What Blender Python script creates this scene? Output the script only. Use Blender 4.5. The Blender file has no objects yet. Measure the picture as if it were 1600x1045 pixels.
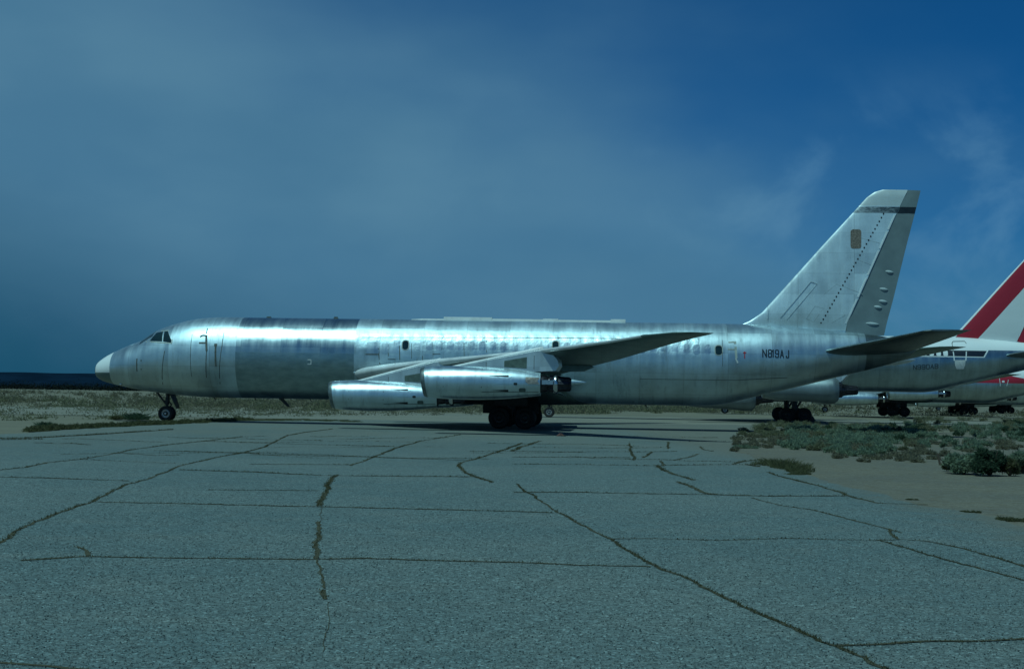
import bpy, bmesh, math, random
import numpy as np
from mathutils import Vector, Matrix

random.seed(7)
rng = np.random.default_rng(11)
SC = bpy.context.scene
COL = SC.collection
PI = math.pi

# ------------------------------------------------------------------ camera
F_PX = 2222.0                      # 50 mm lens on a 36 mm frame, for a 1600 px wide picture
EYE = 1.55
PITCH = math.atan((616.7 - 522.5) / F_PX)
ROLL = 0.0165
CAM_M = Matrix.Rotation(PI / 2 + PITCH, 4, 'X') @ Matrix.Rotation(ROLL, 4, 'Z')
cam_data = bpy.data.cameras.new('camera')
cam_data.lens = 50.0
cam_data.sensor_width = 36.0
cam_data.clip_start = 0.1
cam_data.clip_end = 30000.0
cam = bpy.data.objects.new('camera', cam_data)
cam.matrix_world = Matrix.Translation((0, 0, EYE)) @ CAM_M
COL.objects.link(cam)
SC.camera = cam

# ------------------------------------------------------------------ light
SUN_DIR = Vector((-0.255, -0.355, 0.90)).normalized()      # towards the sun
SUN_EL = math.asin(SUN_DIR.z)
SUN_AZ = math.atan2(SUN_DIR.x, SUN_DIR.y)
sun_data = bpy.data.lights.new('sun', 'SUN')
sun_data.energy = 2.6
sun_data.angle = math.radians(0.53)
sun_data.color = (0.54, 0.90, 0.87)
sun = bpy.data.objects.new('sun', sun_data)
sun.rotation_euler = (-SUN_DIR).to_track_quat('-Z', 'Y').to_euler()
sun.location = (0, 0, 60)
COL.objects.link(sun)

W = bpy.data.worlds.new('World')
SC.world = W
W.use_nodes = True
wn, wl = W.node_tree.nodes, W.node_tree.links
wn.clear()


class NT:
    """small helper to write node trees"""
    def __init__(s, tree):
        s.n, s.l = tree.nodes, tree.links

    def new(s, t, **kw):
        nd = s.n.new(t)
        for k, v in kw.items():
            setattr(nd, k, v)
        return nd

    def put(s, sock, v):
        if isinstance(v, bpy.types.NodeSocket):
            s.l.new(v, sock)
        elif isinstance(v, tuple) and len(v) == 3 and sock.type == 'RGBA':
            sock.default_value = (*v, 1)
        else:
            sock.default_value = v

    def math(s, op, a, b=0.0, c=None, clamp=False):
        nd = s.new('ShaderNodeMath', operation=op, use_clamp=clamp)
        s.put(nd.inputs[0], a); s.put(nd.inputs[1], b)
        if c is not None:
            s.put(nd.inputs[2], c)
        return nd.outputs[0]

    def mix(s, f, a, b, blend='MIX'):
        nd = s.new('ShaderNodeMix', data_type='RGBA', blend_type=blend)
        s.put(nd.inputs[0], f); s.put(nd.inputs[6], a); s.put(nd.inputs[7], b)
        return nd.outputs[2]

    def noise(s, vec, scale=1.0, detail=4.0, rough=0.5, out=0, dist=0.0):
        nd = s.new('ShaderNodeTexNoise')
        s.put(nd.inputs['Vector'], vec)
        nd.inputs['Scale'].default_value = scale
        nd.inputs['Detail'].default_value = detail
        nd.inputs['Roughness'].default_value = rough
        nd.inputs['Distortion'].default_value = dist
        return nd.outputs[out]

    def voro(s, vec, scale, out='Color', feature='F1'):
        nd = s.new('ShaderNodeTexVoronoi', feature=feature)
        s.put(nd.inputs['Vector'], vec)
        nd.inputs['Scale'].default_value = scale
        return nd.outputs[out]

    def map(s, vec, scale=(1, 1, 1), loc=(0, 0, 0), rot=(0, 0, 0)):
        nd = s.new('ShaderNodeMapping')
        s.put(nd.inputs['Vector'], vec)
        nd.inputs['Scale'].default_value = scale
        nd.inputs['Location'].default_value = loc
        nd.inputs['Rotation'].default_value = rot
        return nd.outputs[0]

    def rng(s, v, a, b, c=0.0, d=1.0, smooth=True):
        nd = s.new('ShaderNodeMapRange', interpolation_type='SMOOTHSTEP' if smooth else 'LINEAR')
        s.put(nd.inputs[0], v)
        for i, q in enumerate((a, b, c, d)):
            nd.inputs[i + 1].default_value = q
        return nd.outputs[0]

    def sep(s, v):
        nd = s.new('ShaderNodeSeparateXYZ')
        s.put(nd.inputs[0], v)
        return nd.outputs

    def bump(s, h, strength=0.3, dist=0.01, normal=None):
        nd = s.new('ShaderNodeBump')
        s.put(nd.inputs['Height'], h)
        nd.inputs['Strength'].default_value = strength
        nd.inputs['Distance'].default_value = dist
        if normal is not None:
            s.put(nd.inputs['Normal'], normal)
        return nd.outputs[0]


w = NT(W.node_tree)
sky = w.new('ShaderNodeTexSky', sky_type='NISHITA')
sky.sun_disc = False
sky.sun_elevation = SUN_EL
sky.sun_rotation = SUN_AZ
sky.altitude = 800
sky.air_density = 1.0
sky.dust_density = 0.4
sky.ozone_density = 2.0
d = w.new('ShaderNodeTexCoord').outputs['Generated']
dx, dy, dz = w.sep(d)
# the slide film's cold cast: the same tint on all sky light
base = w.mix(1.0, sky.outputs[0], (0.03, 0.235, 0.40), 'MULTIPLY')
# broad grey rain-cloud bank over the left and low over the whole horizon
n1 = w.noise(w.map(d, (1.6, 1.6, 3.2), (0.35, 0.1, 0.0)), 1.6, 5, 0.5)
t = w.math('ADD', w.math('MULTIPLY', dx, 0.42), w.math('MULTIPLY', dz, 0.90))
t = w.math('ADD', t, w.math('MULTIPLY', w.math('SUBTRACT', n1, 0.5), 0.30))
bank = w.rng(t, 0.33, 0.06)
# shading inside the bank
n2 = w.noise(w.map(d, (1.5, 1.5, 3.5), (1.3, 0.4, 0.2)), 2.2, 4, 0.5)
low = w.rng(w.math('ADD', dz, w.math('MULTIPLY', w.math('ADD', dx, 0.34), 0.33)), 0.0, 0.17)
low = w.math('MAXIMUM', low, w.rng(dy, 0.75, 0.1))     # the rain-dark base lies only ahead on the left
bank_col = w.mix(low, (0.010, 0.074, 0.138), (0.086, 0.218, 0.330))
bank_col = w.mix(w.rng(n2, 0.36, 0.62), w.mix(1.0, bank_col, (0.74, 0.84, 0.90), 'MULTIPLY'), bank_col)
BANK_GAIN = 1.0
# thin torn clouds in the blue
n3 = w.noise(w.map(d, (1, 1, 1.25), (0.72, 0.0, 0.33), (0, 0.5, 0)), 8.5, 6, 0.55, dist=0.3)
wisp = w.math('MULTIPLY', w.rng(n3, 0.47, 0.68), w.rng(dz, 0.24, 0.13))
wisp = w.math('MULTIPLY', wisp, 0.58)
sky_tinted = w.new('ShaderNodeVectorMath', operation='SCALE')
w.put(sky_tinted.inputs[0], base); sky_tinted.inputs[3].default_value = 0.115
blue = w.mix(w.rng(dz, 0.0, 0.5), (0.75, 0.85, 1.0), (1.0, 1.0, 1.0))
blue = w.mix(1.0, sky_tinted.outputs[0], blue, 'MULTIPLY')
c1 = w.mix(wisp, blue, (0.10, 0.26, 0.44))
c2 = w.mix(w.math('MULTIPLY', bank, 0.93), c1, bank_col)
bg = w.new('ShaderNodeBackground')
w.put(bg.inputs[0], c2)
bg.inputs[1].default_value = 1.0
out = w.new('ShaderNodeOutputWorld')
w.l.new(bg.outputs[0], out.inputs[0])

SC.view_settings.view_transform = 'Standard'
SC.view_settings.look = 'None'
SC.view_settings.exposure = 0.0
SC.view_settings.gamma = 1.0
SC.view_settings.use_curve_mapping = False
SC.cycles.max_bounces = 6
SC.cycles.use_denoising = True


# ------------------------------------------------------------------ helpers
def ray(px, py):
    return CAM_M.to_3x3() @ Vector(((px - 800) / F_PX, (522.5 - py) / F_PX, -1.0))


def gp(px, py, z=0.0):
    """where the photograph's pixel meets the ground"""
    r = ray(px, py)
    k = (z - EYE) / r.z
    return Vector((r.x * k, r.y * k, z))


def tag(o, label=None, cat=None, group=None, kind=None):
    if label: o['label'] = label
    if cat: o['category'] = cat
    if group: o['group'] = group
    if kind: o['kind'] = kind
    return o


def mesh_of(name, V, Fc, mats=(), smooth=None, idx=None):
    me = bpy.data.meshes.new(name)
    me.from_pydata([tuple(v) for v in V], [], [tuple(f) for f in Fc])
    for m in mats:
        me.materials.append(m)
    if idx is not None:
        me.polygons.foreach_set('material_index', idx)
    me.validate()
    if smooth is not None:
        me.polygons.foreach_set('use_smooth', [True] * len(me.polygons))
        if smooth < 179:
            try:
                me.set_sharp_from_angle(angle=math.radians(smooth))
            except Exception:
                pass
    me.update()
    return me


def ob(name, me, parent=None, loc=(0, 0, 0), rot=(0, 0, 0)):
    o = bpy.data.objects.new(name, me)
    COL.objects.link(o)
    o.location = loc
    o.rotation_euler = rot
    if parent:
        o.parent = parent
    return o


class MB:
    """collects simple solids into one mesh"""
    def __init__(s):
        s.V, s.F = [], []

    def add(s, V, Fc):
        b = len(s.V)
        s.V += [tuple(v) for v in V]
        s.F += [tuple(i + b for i in f) for f in Fc]

    def box(s, c, size, rot=None):
        hx, hy, hz = (q / 2 for q in size)
        P = [Vector((x, y, z)) for x in (-hx, hx) for y in (-hy, hy) for z in (-hz, hz)]
        if rot is not None:
            P = [rot @ p for p in P]
        P = [p + Vector(c) for p in P]
        s.add(P, [(0, 1, 3, 2), (4, 6, 7, 5), (0, 4, 5, 1), (2, 3, 7, 6), (0, 2, 6, 4), (1, 5, 7, 3)])

    def tube(s, a, b, r0, r1=None, n=12):
        a, b = Vector(a), Vector(b)
        r1 = r0 if r1 is None else r1
        q = (b - a).to_track_quat('Z', 'Y').to_matrix()
        V = []
        for p, r in ((a, r0), (b, r1)):
            for i in range(n):
                t = 2 * PI * i / n
                V.append(p + q @ Vector((r * math.cos(t), r * math.sin(t), 0)))
        Fc = [(i, (i + 1) % n, n + (i + 1) % n, n + i) for i in range(n)]
        Fc += [tuple(range(n - 1, -1, -1)), tuple(range(n, 2 * n))]
        s.add(V, Fc)

    def lathe(s, prof, axis='y', c=(0, 0, 0), n=32, closed=False):
        """prof: list of (along, radius)"""
        V = []
        for a, r in prof:
            for i in range(n):
                t = 2 * PI * i / n
                if axis == 'y':
                    V.append((c[0] + r * math.cos(t), c[1] + a, c[2] + r * math.sin(t)))
                else:
                    V.append((c[0] + a, c[1] + r * math.sin(t), c[2] + r * math.cos(t)))
        Fc = []
        m = len(prof)
        for k in range(m if closed else m - 1):
            k2 = (k + 1) % m
            for i in range(n):
                j = (i + 1) % n
                Fc.append((k * n + i, k * n + j, k2 * n + j, k2 * n + i))
        s.add(V, Fc)

    def mesh(s, name, mats, smooth=35):
        return mesh_of(name, s.V, s.F, mats, smooth)


def pchip(xs, ys):
    xs, ys = np.array(xs, float), np.array(ys, float)
    h = np.diff(xs); dl = np.diff(ys) / h
    m = np.zeros_like(xs)
    for i in range(1, len(xs) - 1):
        if dl[i - 1] * dl[i] > 0:
            w1, w2 = 2 * h[i] + h[i - 1], h[i] + 2 * h[i - 1]
            m[i] = (w1 + w2) / (w1 / dl[i - 1] + w2 / dl[i])
    m[0], m[-1] = dl[0], dl[-1]

    def f(x):
        i = min(max(int(np.searchsorted(xs, x)) - 1, 0), len(xs) - 2)
        t = min(max((x - xs[i]) / h[i], 0), 1)
        return float((2*t**3 - 3*t*t + 1) * ys[i] + (t**3 - 2*t*t + t) * h[i] * m[i]
                     + (-2*t**3 + 3*t*t) * ys[i+1] + (t**3 - t*t) * h[i] * m[i+1])
    return f


# ------------------------------------------------------------------ materials
def principled(name):
    m = bpy.data.materials.new(name)
    m.use_nodes = True
    nt = NT(m.node_tree)
    b = nt.n['Principled BSDF']
    return m, nt, b


def simple(name, col, rough=0.6, metal=0.0, var=0.25, scale=6.0, spec=0.5):
    m, nt, b = principled(name)
    co = nt.new('ShaderNodeTexCoord').outputs['Object']
    n = nt.noise(co, scale, 5, 0.6)
    nt.put(b.inputs['Base Color'], nt.mix(nt.rng(n, 0.3, 0.7), tuple(c * (1 - var) for c in col), tuple(min(1, c * (1 + var)) for c in col)))
    nt.put(b.inputs['Roughness'], nt.rng(n, 0.3, 0.7, rough * 0.85, min(1, rough * 1.12)))
    b.inputs['Metallic'].default_value = metal
    b.inputs['Specular IOR Level'].default_value = spec
    return m


def bare_metal(name, col=(0.47, 0.58, 0.64), rough=0.34, dents=0.0, streak=0.5, seams=True, dirt=0.4, panel=2.03, metal=0.92,
               livery=None, pvar=0.22):
    """weathered unpainted aluminium skin; coordinates are the aircraft's own (x aft, z up)"""
    m, nt, b = principled(name)
    co = nt.new('ShaderNodeTexCoord').outputs['Object']
    x, y, z = nt.sep(co)
    big = nt.noise(co, 0.9, 4, 0.6)
    st = nt.noise(nt.map(co, (3.2, 0.35, 0.35)), 1.0, 4, 0.6)          # rain streaks that run down the sides
    fine = nt.noise(co, 14, 4, 0.6)
    # skin panels differ a little
    pc = nt.new('ShaderNodeCombineXYZ')
    nt.put(pc.inputs[0], nt.math('FLOOR', nt.math('DIVIDE', x, panel)))
    nt.put(pc.inputs[1], nt.math('FLOOR', nt.math('DIVIDE', nt.math('ADD', z, 0.26), 0.97)))
    wn_ = nt.new('ShaderNodeTexWhiteNoise', noise_dimensions='3D')
    nt.put(wn_.inputs['Vector'], pc.outputs[0])
    pv = wn_.outputs['Value']
    v = nt.math('ADD', 0.80, nt.math('MULTIPLY', pv, pvar))
    v = nt.math('ADD', v, nt.math('MULTIPLY', nt.math('SUBTRACT', st, 0.5), streak))
    v = nt.math('ADD', v, nt.math('MULTIPLY', nt.math('SUBTRACT', big, 0.5), 0.70))
    if seams:
        fx = nt.math('FRACT', nt.math('DIVIDE', x, panel))
        sx = nt.math('LESS_THAN', fx, 0.014)
        fz = nt.math('FRACT', nt.math('DIVIDE', nt.math('ADD', z, 0.26), 0.97))
        sz = nt.math('LESS_THAN', fz, 0.018)
        fr = nt.math('LESS_THAN', nt.math('FRACT', nt.math('DIVIDE', x, 0.5075)), 0.02)
        s = nt.math('MAXIMUM', nt.math('MAXIMUM', sx, sz), nt.math('MULTIPLY', fr, 0.25))
        v = nt.math('MULTIPLY', v, nt.math('SUBTRACT', 1.0, nt.math('MULTIPLY', s, 0.20)))
    vc = nt.new('ShaderNodeCombineXYZ')
    for i in range(3):
        nt.put(vc.inputs[i], v)
    c = nt.mix(1.0, (*col,), vc.outputs[0], 'MULTIPLY')
    grime = nt.math('MULTIPLY', nt.rng(nt.noise(nt.map(co, (3, 0.7, 0.7)), 1.3, 5, 0.7), 0.52, 0.75), dirt)
    c = nt.mix(grime, c, (0.08, 0.11, 0.11))
    met = nt.math('SUBTRACT', metal, nt.math('MULTIPLY', grime, 0.6))
    r = nt.math('ADD', rough, nt.math('MULTIPLY', nt.math('SUBTRACT', st, 0.5), 0.30))
    r = nt.math('ADD', r, nt.math('MULTIPLY', nt.math('SUBTRACT', pv, 0.5), 0.10))
    if livery:
        c, met, r = livery(nt, x, y, z, c, met, r)
    nt.put(b.inputs['Base Color'], c)
    nt.put(b.inputs['Metallic'], met)
    nt.put(b.inputs['Roughness'], nt.math('MAXIMUM', r, 0.12))
    # oil-canned skin
    h = nt.noise(nt.map(co, (1.2, 1.2, 1.6)), 1.1, 2, 0.4)
    nrm = nt.bump(h, 0.5, 0.022)
    nrm = nt.bump(st, 0.05, 0.008, nrm)
    if dents:
        belt = nt.math('MULTIPLY', nt.rng(z, 3.25, 3.6), nt.rng(z, 4.45, 4.2))
        hv = nt.noise(nt.map(co, (1.0, 1.0, 0.8)), 2.6, 3, 0.55)
        pil = nt.math('COSINE', nt.math('MULTIPLY', nt.math('SUBTRACT', x, 14.05), 2 * PI / 0.4985))
        hh_ = nt.math('ADD', nt.math('MULTIPLY', hv, 1.1), nt.math('MULTIPLY', pil, 0.16))
        nrm = nt.bump(nt.math('MULTIPLY', hh_, belt), dents * 0.8, 0.05, nrm)
        hv2 = nt.noise(nt.map(co, (1.0, 1.0, 0.6)), 1.6, 3, 0.5)
        nrm = nt.bump(hv2, dents * 0.6, 0.03, nrm)
    nt.put(b.inputs['Normal'], nrm)
    return m


def paint_mix(nt, mask, c, met, r, col, pr=0.4):
    return (nt.mix(mask, c, col), nt.math('MULTIPLY', met, nt.math('SUBTRACT', 1.0, mask)),
            nt.math('ADD', nt.math('MULTIPLY', r, nt.math('SUBTRACT', 1.0, mask)), nt.math('MULTIPLY', mask, pr)))


def band(nt, v, lo, hi):
    return nt.math('MULTIPLY', nt.math('GREATER_THAN', v, lo), nt.math('LESS_THAN', v, hi))


WHITE = (0.72, 0.74, 0.74)
RED = (0.38, 0.018, 0.035)
NAVY = (0.012, 0.018, 0.03)


def livery_two(nt, x, y, z, c, met, r):
    """white roof, dark window stripe edged in white"""
    c, met, r = paint_mix(nt, nt.math('GREATER_THAN', z, 4.14), c, met, r, WHITE)
    c, met, r = paint_mix(nt, nt.math('MULTIPLY', band(nt, z, 3.62, 4.17), nt.math('LESS_THAN', nt.math('SUBTRACT', x, nt.math('MULTIPLY', z, 0.6)), 31.3)), c, met, r, WHITE)
    c, met, r = paint_mix(nt, nt.math('MULTIPLY', band(nt, z, 3.68, 4.09), nt.math('LESS_THAN', nt.math('SUBTRACT', x, nt.math('MULTIPLY', z, 0.6)), 31.2)), c, met, r, NAVY)
    return c, met, r


def livery_three(nt, x, y, z, c, met, r):
    """white roof over a broad red stripe"""
    c, met, r = paint_mix(nt, nt.math('GREATER_THAN', z, 3.7), c, met, r, WHITE)
    zz = nt.math('ADD', z, nt.math('MULTIPLY', nt.math('MAXIMUM', nt.math('SUBTRACT', x, 31.0), 0.0), 0.19))
    c, met, r = paint_mix(nt, nt.math('MULTIPLY', nt.math('GREATER_THAN', z, 3.22), nt.math('LESS_THAN', zz, 4.12)), c, met, r, RED)
    return c, met, r


def fin_livery_two(nt, x, y, z, c, met, r):
    """white fin, red leading band, red rudder"""
    u = nt.math('SUBTRACT', x, nt.math('ADD', 32.3, nt.math('MULTIPLY', nt.math('SUBTRACT', z, 5.8), 0.868)))
    c, met, r = paint_mix(nt, 1.0, c, met, r, WHITE)
    c, met, r = paint_mix(nt, band(nt, u, 0.16, 1.75), c, met, r, RED)
    u2 = nt.math('SUBTRACT', x, nt.math('ADD', 36.05, nt.math('MULTIPLY', nt.math('SUBTRACT', z, 5.02), 0.436)))
    c, met, r = paint_mix(nt, nt.math('GREATER_THAN', u2, 0.0), c, met, r, RED)
    return c, met, r


def fin_livery_one(nt, x, y, z, c, met, r):
    """faded paint band below the tip, light grey tip"""
    n = nt.noise(nt.map(nt.new('ShaderNodeTexCoord').outputs['Object'], (3, 1, 9)), 1.2, 4, 0.7)
    c, met, r = paint_mix(nt, nt.math('MULTIPLY', band(nt, z, 10.38, 10.68), nt.rng(nt.math('ADD', nt.math('MULTIPLY', nt.math('SUBTRACT', x, 37.0), 0.13), n), 0.25, 0.75, 0.35, 1.0)), c, met, r, (0.03, 0.045, 0.06))
    c, met, r = paint_mix(nt, nt.math('MULTIPLY', nt.math('GREATER_THAN', z, 10.72), nt.rng(n, 0.2, 0.8, 0.5, 0.85)), c, met, r, (0.5, 0.52, 0.5))
    return c, met, r


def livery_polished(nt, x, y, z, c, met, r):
    """the lower skins of this section are darker and slightly rougher"""
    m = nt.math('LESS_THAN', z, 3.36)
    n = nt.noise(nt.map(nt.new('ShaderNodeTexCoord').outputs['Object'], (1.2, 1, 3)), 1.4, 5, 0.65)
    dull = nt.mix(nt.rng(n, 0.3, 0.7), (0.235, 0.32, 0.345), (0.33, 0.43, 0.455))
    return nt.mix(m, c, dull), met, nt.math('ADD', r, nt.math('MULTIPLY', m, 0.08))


M = {}
M['skin'] = bare_metal('bare aluminium skin', (0.52, 0.65, 0.71), rough=0.45, dents=0.6, streak=0.25, metal=0.85)
M['plug'] = bare_metal('window plug skin', (0.53, 0.64, 0.70), rough=0.38, dents=0.45, seams=False, streak=0.3)
M['skin_front'] = bare_metal('streaked forward skin', col=(0.52, 0.65, 0.71), rough=0.42, streak=0.28, dirt=0.35, metal=0.82)
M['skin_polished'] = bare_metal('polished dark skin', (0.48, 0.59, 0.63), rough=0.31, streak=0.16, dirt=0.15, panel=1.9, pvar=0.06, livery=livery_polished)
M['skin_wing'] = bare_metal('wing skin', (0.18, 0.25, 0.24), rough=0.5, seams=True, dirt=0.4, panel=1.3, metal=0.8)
M['edge'] = bare_metal('polished leading edge', (0.88, 0.88, 0.86), rough=0.42, seams=False, dirt=0.05, streak=0.1, metal=0.35)  # sun glint along the edges put into a pale, less metallic colour
M['nacelle'] = bare_metal('nacelle cowl skin', (0.56, 0.68, 0.73), rough=0.37, seams=False, streak=0.25, dirt=0.4)
M['nacelle_dull'] = bare_metal('dull grey nacelle skin', (0.20, 0.25, 0.27), rough=0.5, seams=False, streak=0.2, dirt=0.2, metal=0.5)
M['pylon'] = bare_metal('pylon skin', (0.66, 0.72, 0.74), rough=0.40, seams=False, dirt=0.15, metal=0.7)
M['fin'] = bare_metal('fin skin', (0.76, 0.86, 0.89), rough=0.42, metal=0.5, streak=0.25, dirt=0.15, panel=2.6, livery=fin_livery_one)
M['rudder'] = simple('rudder grey paint', (0.18, 0.225, 0.235), 0.6, 0.0, 0.10, 1.2)
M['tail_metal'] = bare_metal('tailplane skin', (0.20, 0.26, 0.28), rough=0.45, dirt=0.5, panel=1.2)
M['skin_two'] = bare_metal('white and silver skin', (0.32, 0.42, 0.47), rough=0.36, livery=livery_two, dirt=0.2)
M['skin_three'] = bare_metal('red white and silver skin', (0.40, 0.50, 0.54), rough=0.36, livery=livery_three, dirt=0.2)
M['fin_two'] = bare_metal('red and white fin', livery=fin_livery_two, rough=0.45, dirt=0.05, seams=False, streak=0.2)
M['white'] = simple('white paint', WHITE, 0.45, 0, 0.06, 3)
M['dull_white'] = simple('chalky white paint', (0.50, 0.53, 0.53), 0.6, 0, 0.15, 2)
M['radome_low'] = simple('grey green lower radome', (0.10, 0.16, 0.15), 0.6, 0, 0.25, 5)
def livery_radome(nt, x, y, z, c, met, r):
    c, met, r = paint_mix(nt, 1.0, c, met, r, (0.11, 0.17, 0.165))
    c, met, r = paint_mix(nt, nt.math('GREATER_THAN', z, 2.30), c, met, r, WHITE)  # white upper radome, darker grey green lower half
    return c, met, r


M['radome'] = bare_metal('white radome darker below', livery=livery_radome, dirt=0.1, seams=False, streak=0.1)
M['rubber'] = simple('tyre rubber', (0.010, 0.010, 0.010), 0.75, 0, 0.3, 10)
M['gear'] = simple('greasy gear metal', (0.028, 0.028, 0.028), 0.5, 0.3, 0.4, 8)
M['rim'] = simple('wheel hub metal', (0.5, 0.5, 0.5), 0.35, 0.7, 0.2, 8)
M['dark'] = simple('dark opening', (0.010, 0.012, 0.012), 0.6, 0, 0.3, 9)
M['glass'] = simple('cockpit glass', (0.014, 0.03, 0.03), 0.10, 0, 0.2, 3, spec=0.8)
M['black_paint'] = simple('black stencil paint', (0.012, 0.02, 0.028), 0.5, 0, 0.2, 8)
M['burnt'] = simple('burnt exhaust metal', (0.05, 0.05, 0.06), 0.38, 0.8, 0.5, 7)
M['steel'] = simple('bright steel', (0.55, 0.56, 0.58), 0.22, 1.0, 0.2, 7)
M['bronze'] = simple('heat stained cowl skin', (0.36, 0.30, 0.25), 0.45, 0.6, 0.25, 9)
M['green_panel'] = simple('primer green panel', (0.10, 0.14, 0.12), 0.6, 0.1, 0.25, 5)
M['brown_patch'] = simple('scraped brown patch', (0.20, 0.16, 0.13), 0.7, 0.1, 0.45, 14)
M['seam'] = simple('dirty seam', (0.09, 0.10, 0.09), 0.7, 0.1, 0.3, 9)
M['lip'] = simple('dull inlet lip metal', (0.16, 0.19, 0.19), 0.45, 0.7, 0.25, 6)
M['bulge'] = simple('pale grey fairing paint', (0.38, 0.43, 0.44), 0.55, 0, 0.1, 4)
M['faint'] = simple('faint seam', (0.42, 0.47, 0.47), 0.6, 0.2, 0.2, 9)
M['hinge'] = simple('door hinge paint', (0.33, 0.36, 0.33), 0.5, 0.2, 0.2, 9)
M['red_paint'] = simple('red marking', (0.40, 0.03, 0.04), 0.5, 0, 0.2, 9)
M['pale_mark'] = simple('pale marking', (0.55, 0.57, 0.56), 0.5, 0, 0.1, 9)

# ------------------------------------------------------------------ aircraft shape
TOP = pchip([0, .03, .13, .35, .61, 1.16, 1.73, 2.25, 2.45, 2.8, 3.17, 3.52, 4.2, 4.9, 5.6, 6.5, 29.0, 31.8, 34.4, 35.9, 37.75, 38.6, 39.1, 39.32],
            [2.38, 2.60, 2.78, 2.96, 3.13, 3.41, 3.67, 3.87, 3.98, 4.22, 4.43, 4.575, 4.79, 4.955, 5.04, 5.08, 5.08, 5.06, 4.90, 4.78, 4.58, 4.36, 4.16, 3.98])
BOT = pchip([0, .03, .13, .35, .61, 1.27, 2.27, 2.9, 4.3, 5.7, 6.5, 29.4, 30.2, 31.0, 31.9, 33.1, 34.4, 36.0, 37.2, 38.4, 39.0, 39.32],
            [2.34, 2.18, 2.05, 1.92, 1.83, 1.68, 1.49, 1.40, 1.26, 1.19, 1.18, 1.18, 1.25, 1.42, 1.66, 1.96, 2.29, 2.71, 3.02, 3.38, 3.62, 3.94])
WID = pchip([0, .03, .13, .35, .61, 1.16, 2.3, 3.5, 5, 6.2, 7, 29, 31.8, 34.4, 36, 37.75, 38.8, 39.32],
            [.02, .20, .38, .60, .78, 1.02, 1.34, 1.55, 1.70, 1.745, 1.755, 1.755, 1.62, 1.27, .98, .60, .34, .04])


def fus_y(x, z, off=0.0):
    """near (port) skin position at station x, height z"""
    a, b = TOP(x), BOT(x)
    c, h = (a + b) / 2, (a - b) / 2
    q = max(0.0, 1 - ((z - c) / h) ** 2)
    return -(WID(x) * math.sqrt(q) + off)


def fus_section(name, x0, x1, mats, cap0=False, cap1=False, n=96, split=None):
    xs = [x0]
    while xs[-1] < x1 - 1e-6:
        x = xs[-1]
        st = 0.02 if x < 0.1 else 0.05 if x < 0.4 else 0.12 if x < 7 else 0.5 if x < 28 else 0.2 if x < 38.4 else 0.06
        xs.append(min(x + st, x1))
    V, Fc, idx = [], [], []
    for x in xs:
        a, b, wd = TOP(x), BOT(x), WID(x)
        for i in range(n):
            t = 2 * PI * i / n
            V.append((x, -wd * math.sin(t), (a + b) / 2 + (a - b) / 2 * math.cos(t)))
    for k in range(len(xs) - 1):
        for i in range(n):
            j = (i + 1) % n
            Fc.append((k * n + i, (k + 1) * n + i, (k + 1) * n + j, k * n + j))
            zc = (V[k * n + i][2] + V[(k + 1) * n + j][2]) / 2
            idx.append(1 if split is not None and zc < split else 0)
    if cap0:
        Fc.append(tuple(range(n))); idx.append(0)
    if cap1:
        Fc.append(tuple((len(xs) - 1) * n + i for i in range(n - 1, -1, -1))); idx.append(0)
    return mesh_of(name, V, Fc, mats, 40, idx)


def patch(name, poly, mat, surf, off=0.010, rings=3, depth=0.04, fine=0.25):
    """thin solid patch that follows a skin; poly = convex outline in (x, z)"""
    P = np.array(poly, float)
    # refine the outline
    Q = []
    for i in range(len(P)):
        a, b = P[i], P[(i + 1) % len(P)]
        m = max(1, int(np.linalg.norm(b - a) / fine))
        for k in range(m):
            Q.append(a + (b - a) * k / m)
    Q = np.array(Q)
    c = Q.mean(0)
    n = len(Q)
    V, Fc = [], []
    for k in range(rings, 0, -1):
        for q in Q:
            p = c + (q - c) * k / rings
            V.append((p[0], surf(p[0], p[1], off), p[1]))
    V.append((c[0], surf(c[0], c[1], off), c[1]))
    ce = len(V) - 1
    for k in range(rings - 1):
        for i in range(n):
            j = (i + 1) % n
            Fc.append((k * n + i, k * n + j, (k + 1) * n + j, (k + 1) * n + i))
    for i in range(n):
        Fc.append(((rings - 1) * n + i, (rings - 1) * n + (i + 1) % n, ce))
    b = len(V)
    for q in Q:
        V.append((q[0], surf(q[0], q[1], off) + depth, q[1]))
    for i in range(n):
        j = (i + 1) % n
        Fc.append((i, b + i, b + j, j))
    me = mesh_of(name, V, Fc, [mat], 50)
    bm = bmesh.new(); bm.from_mesh(me)
    bmesh.ops.recalc_face_normals(bm, faces=bm.faces[:])
    bm.to_mesh(me); bm.free()
    return me


def rrect(cx, cz, wd, ht, r=None, n=5):
    r = min(wd, ht) * 0.4 if r is None else r
    P = []
    for sx, sz, a0 in ((1, 1, 0), (-1, 1, 90), (-1, -1, 180), (1, -1, 270)):
        for k in range(n + 1):
            a = math.radians(a0 + 90 * k / n)
            P.append((cx + sx * (wd / 2 - r) + r * math.cos(a), cz + sz * (ht / 2 - r) + r * math.sin(a)))
    return P


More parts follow.
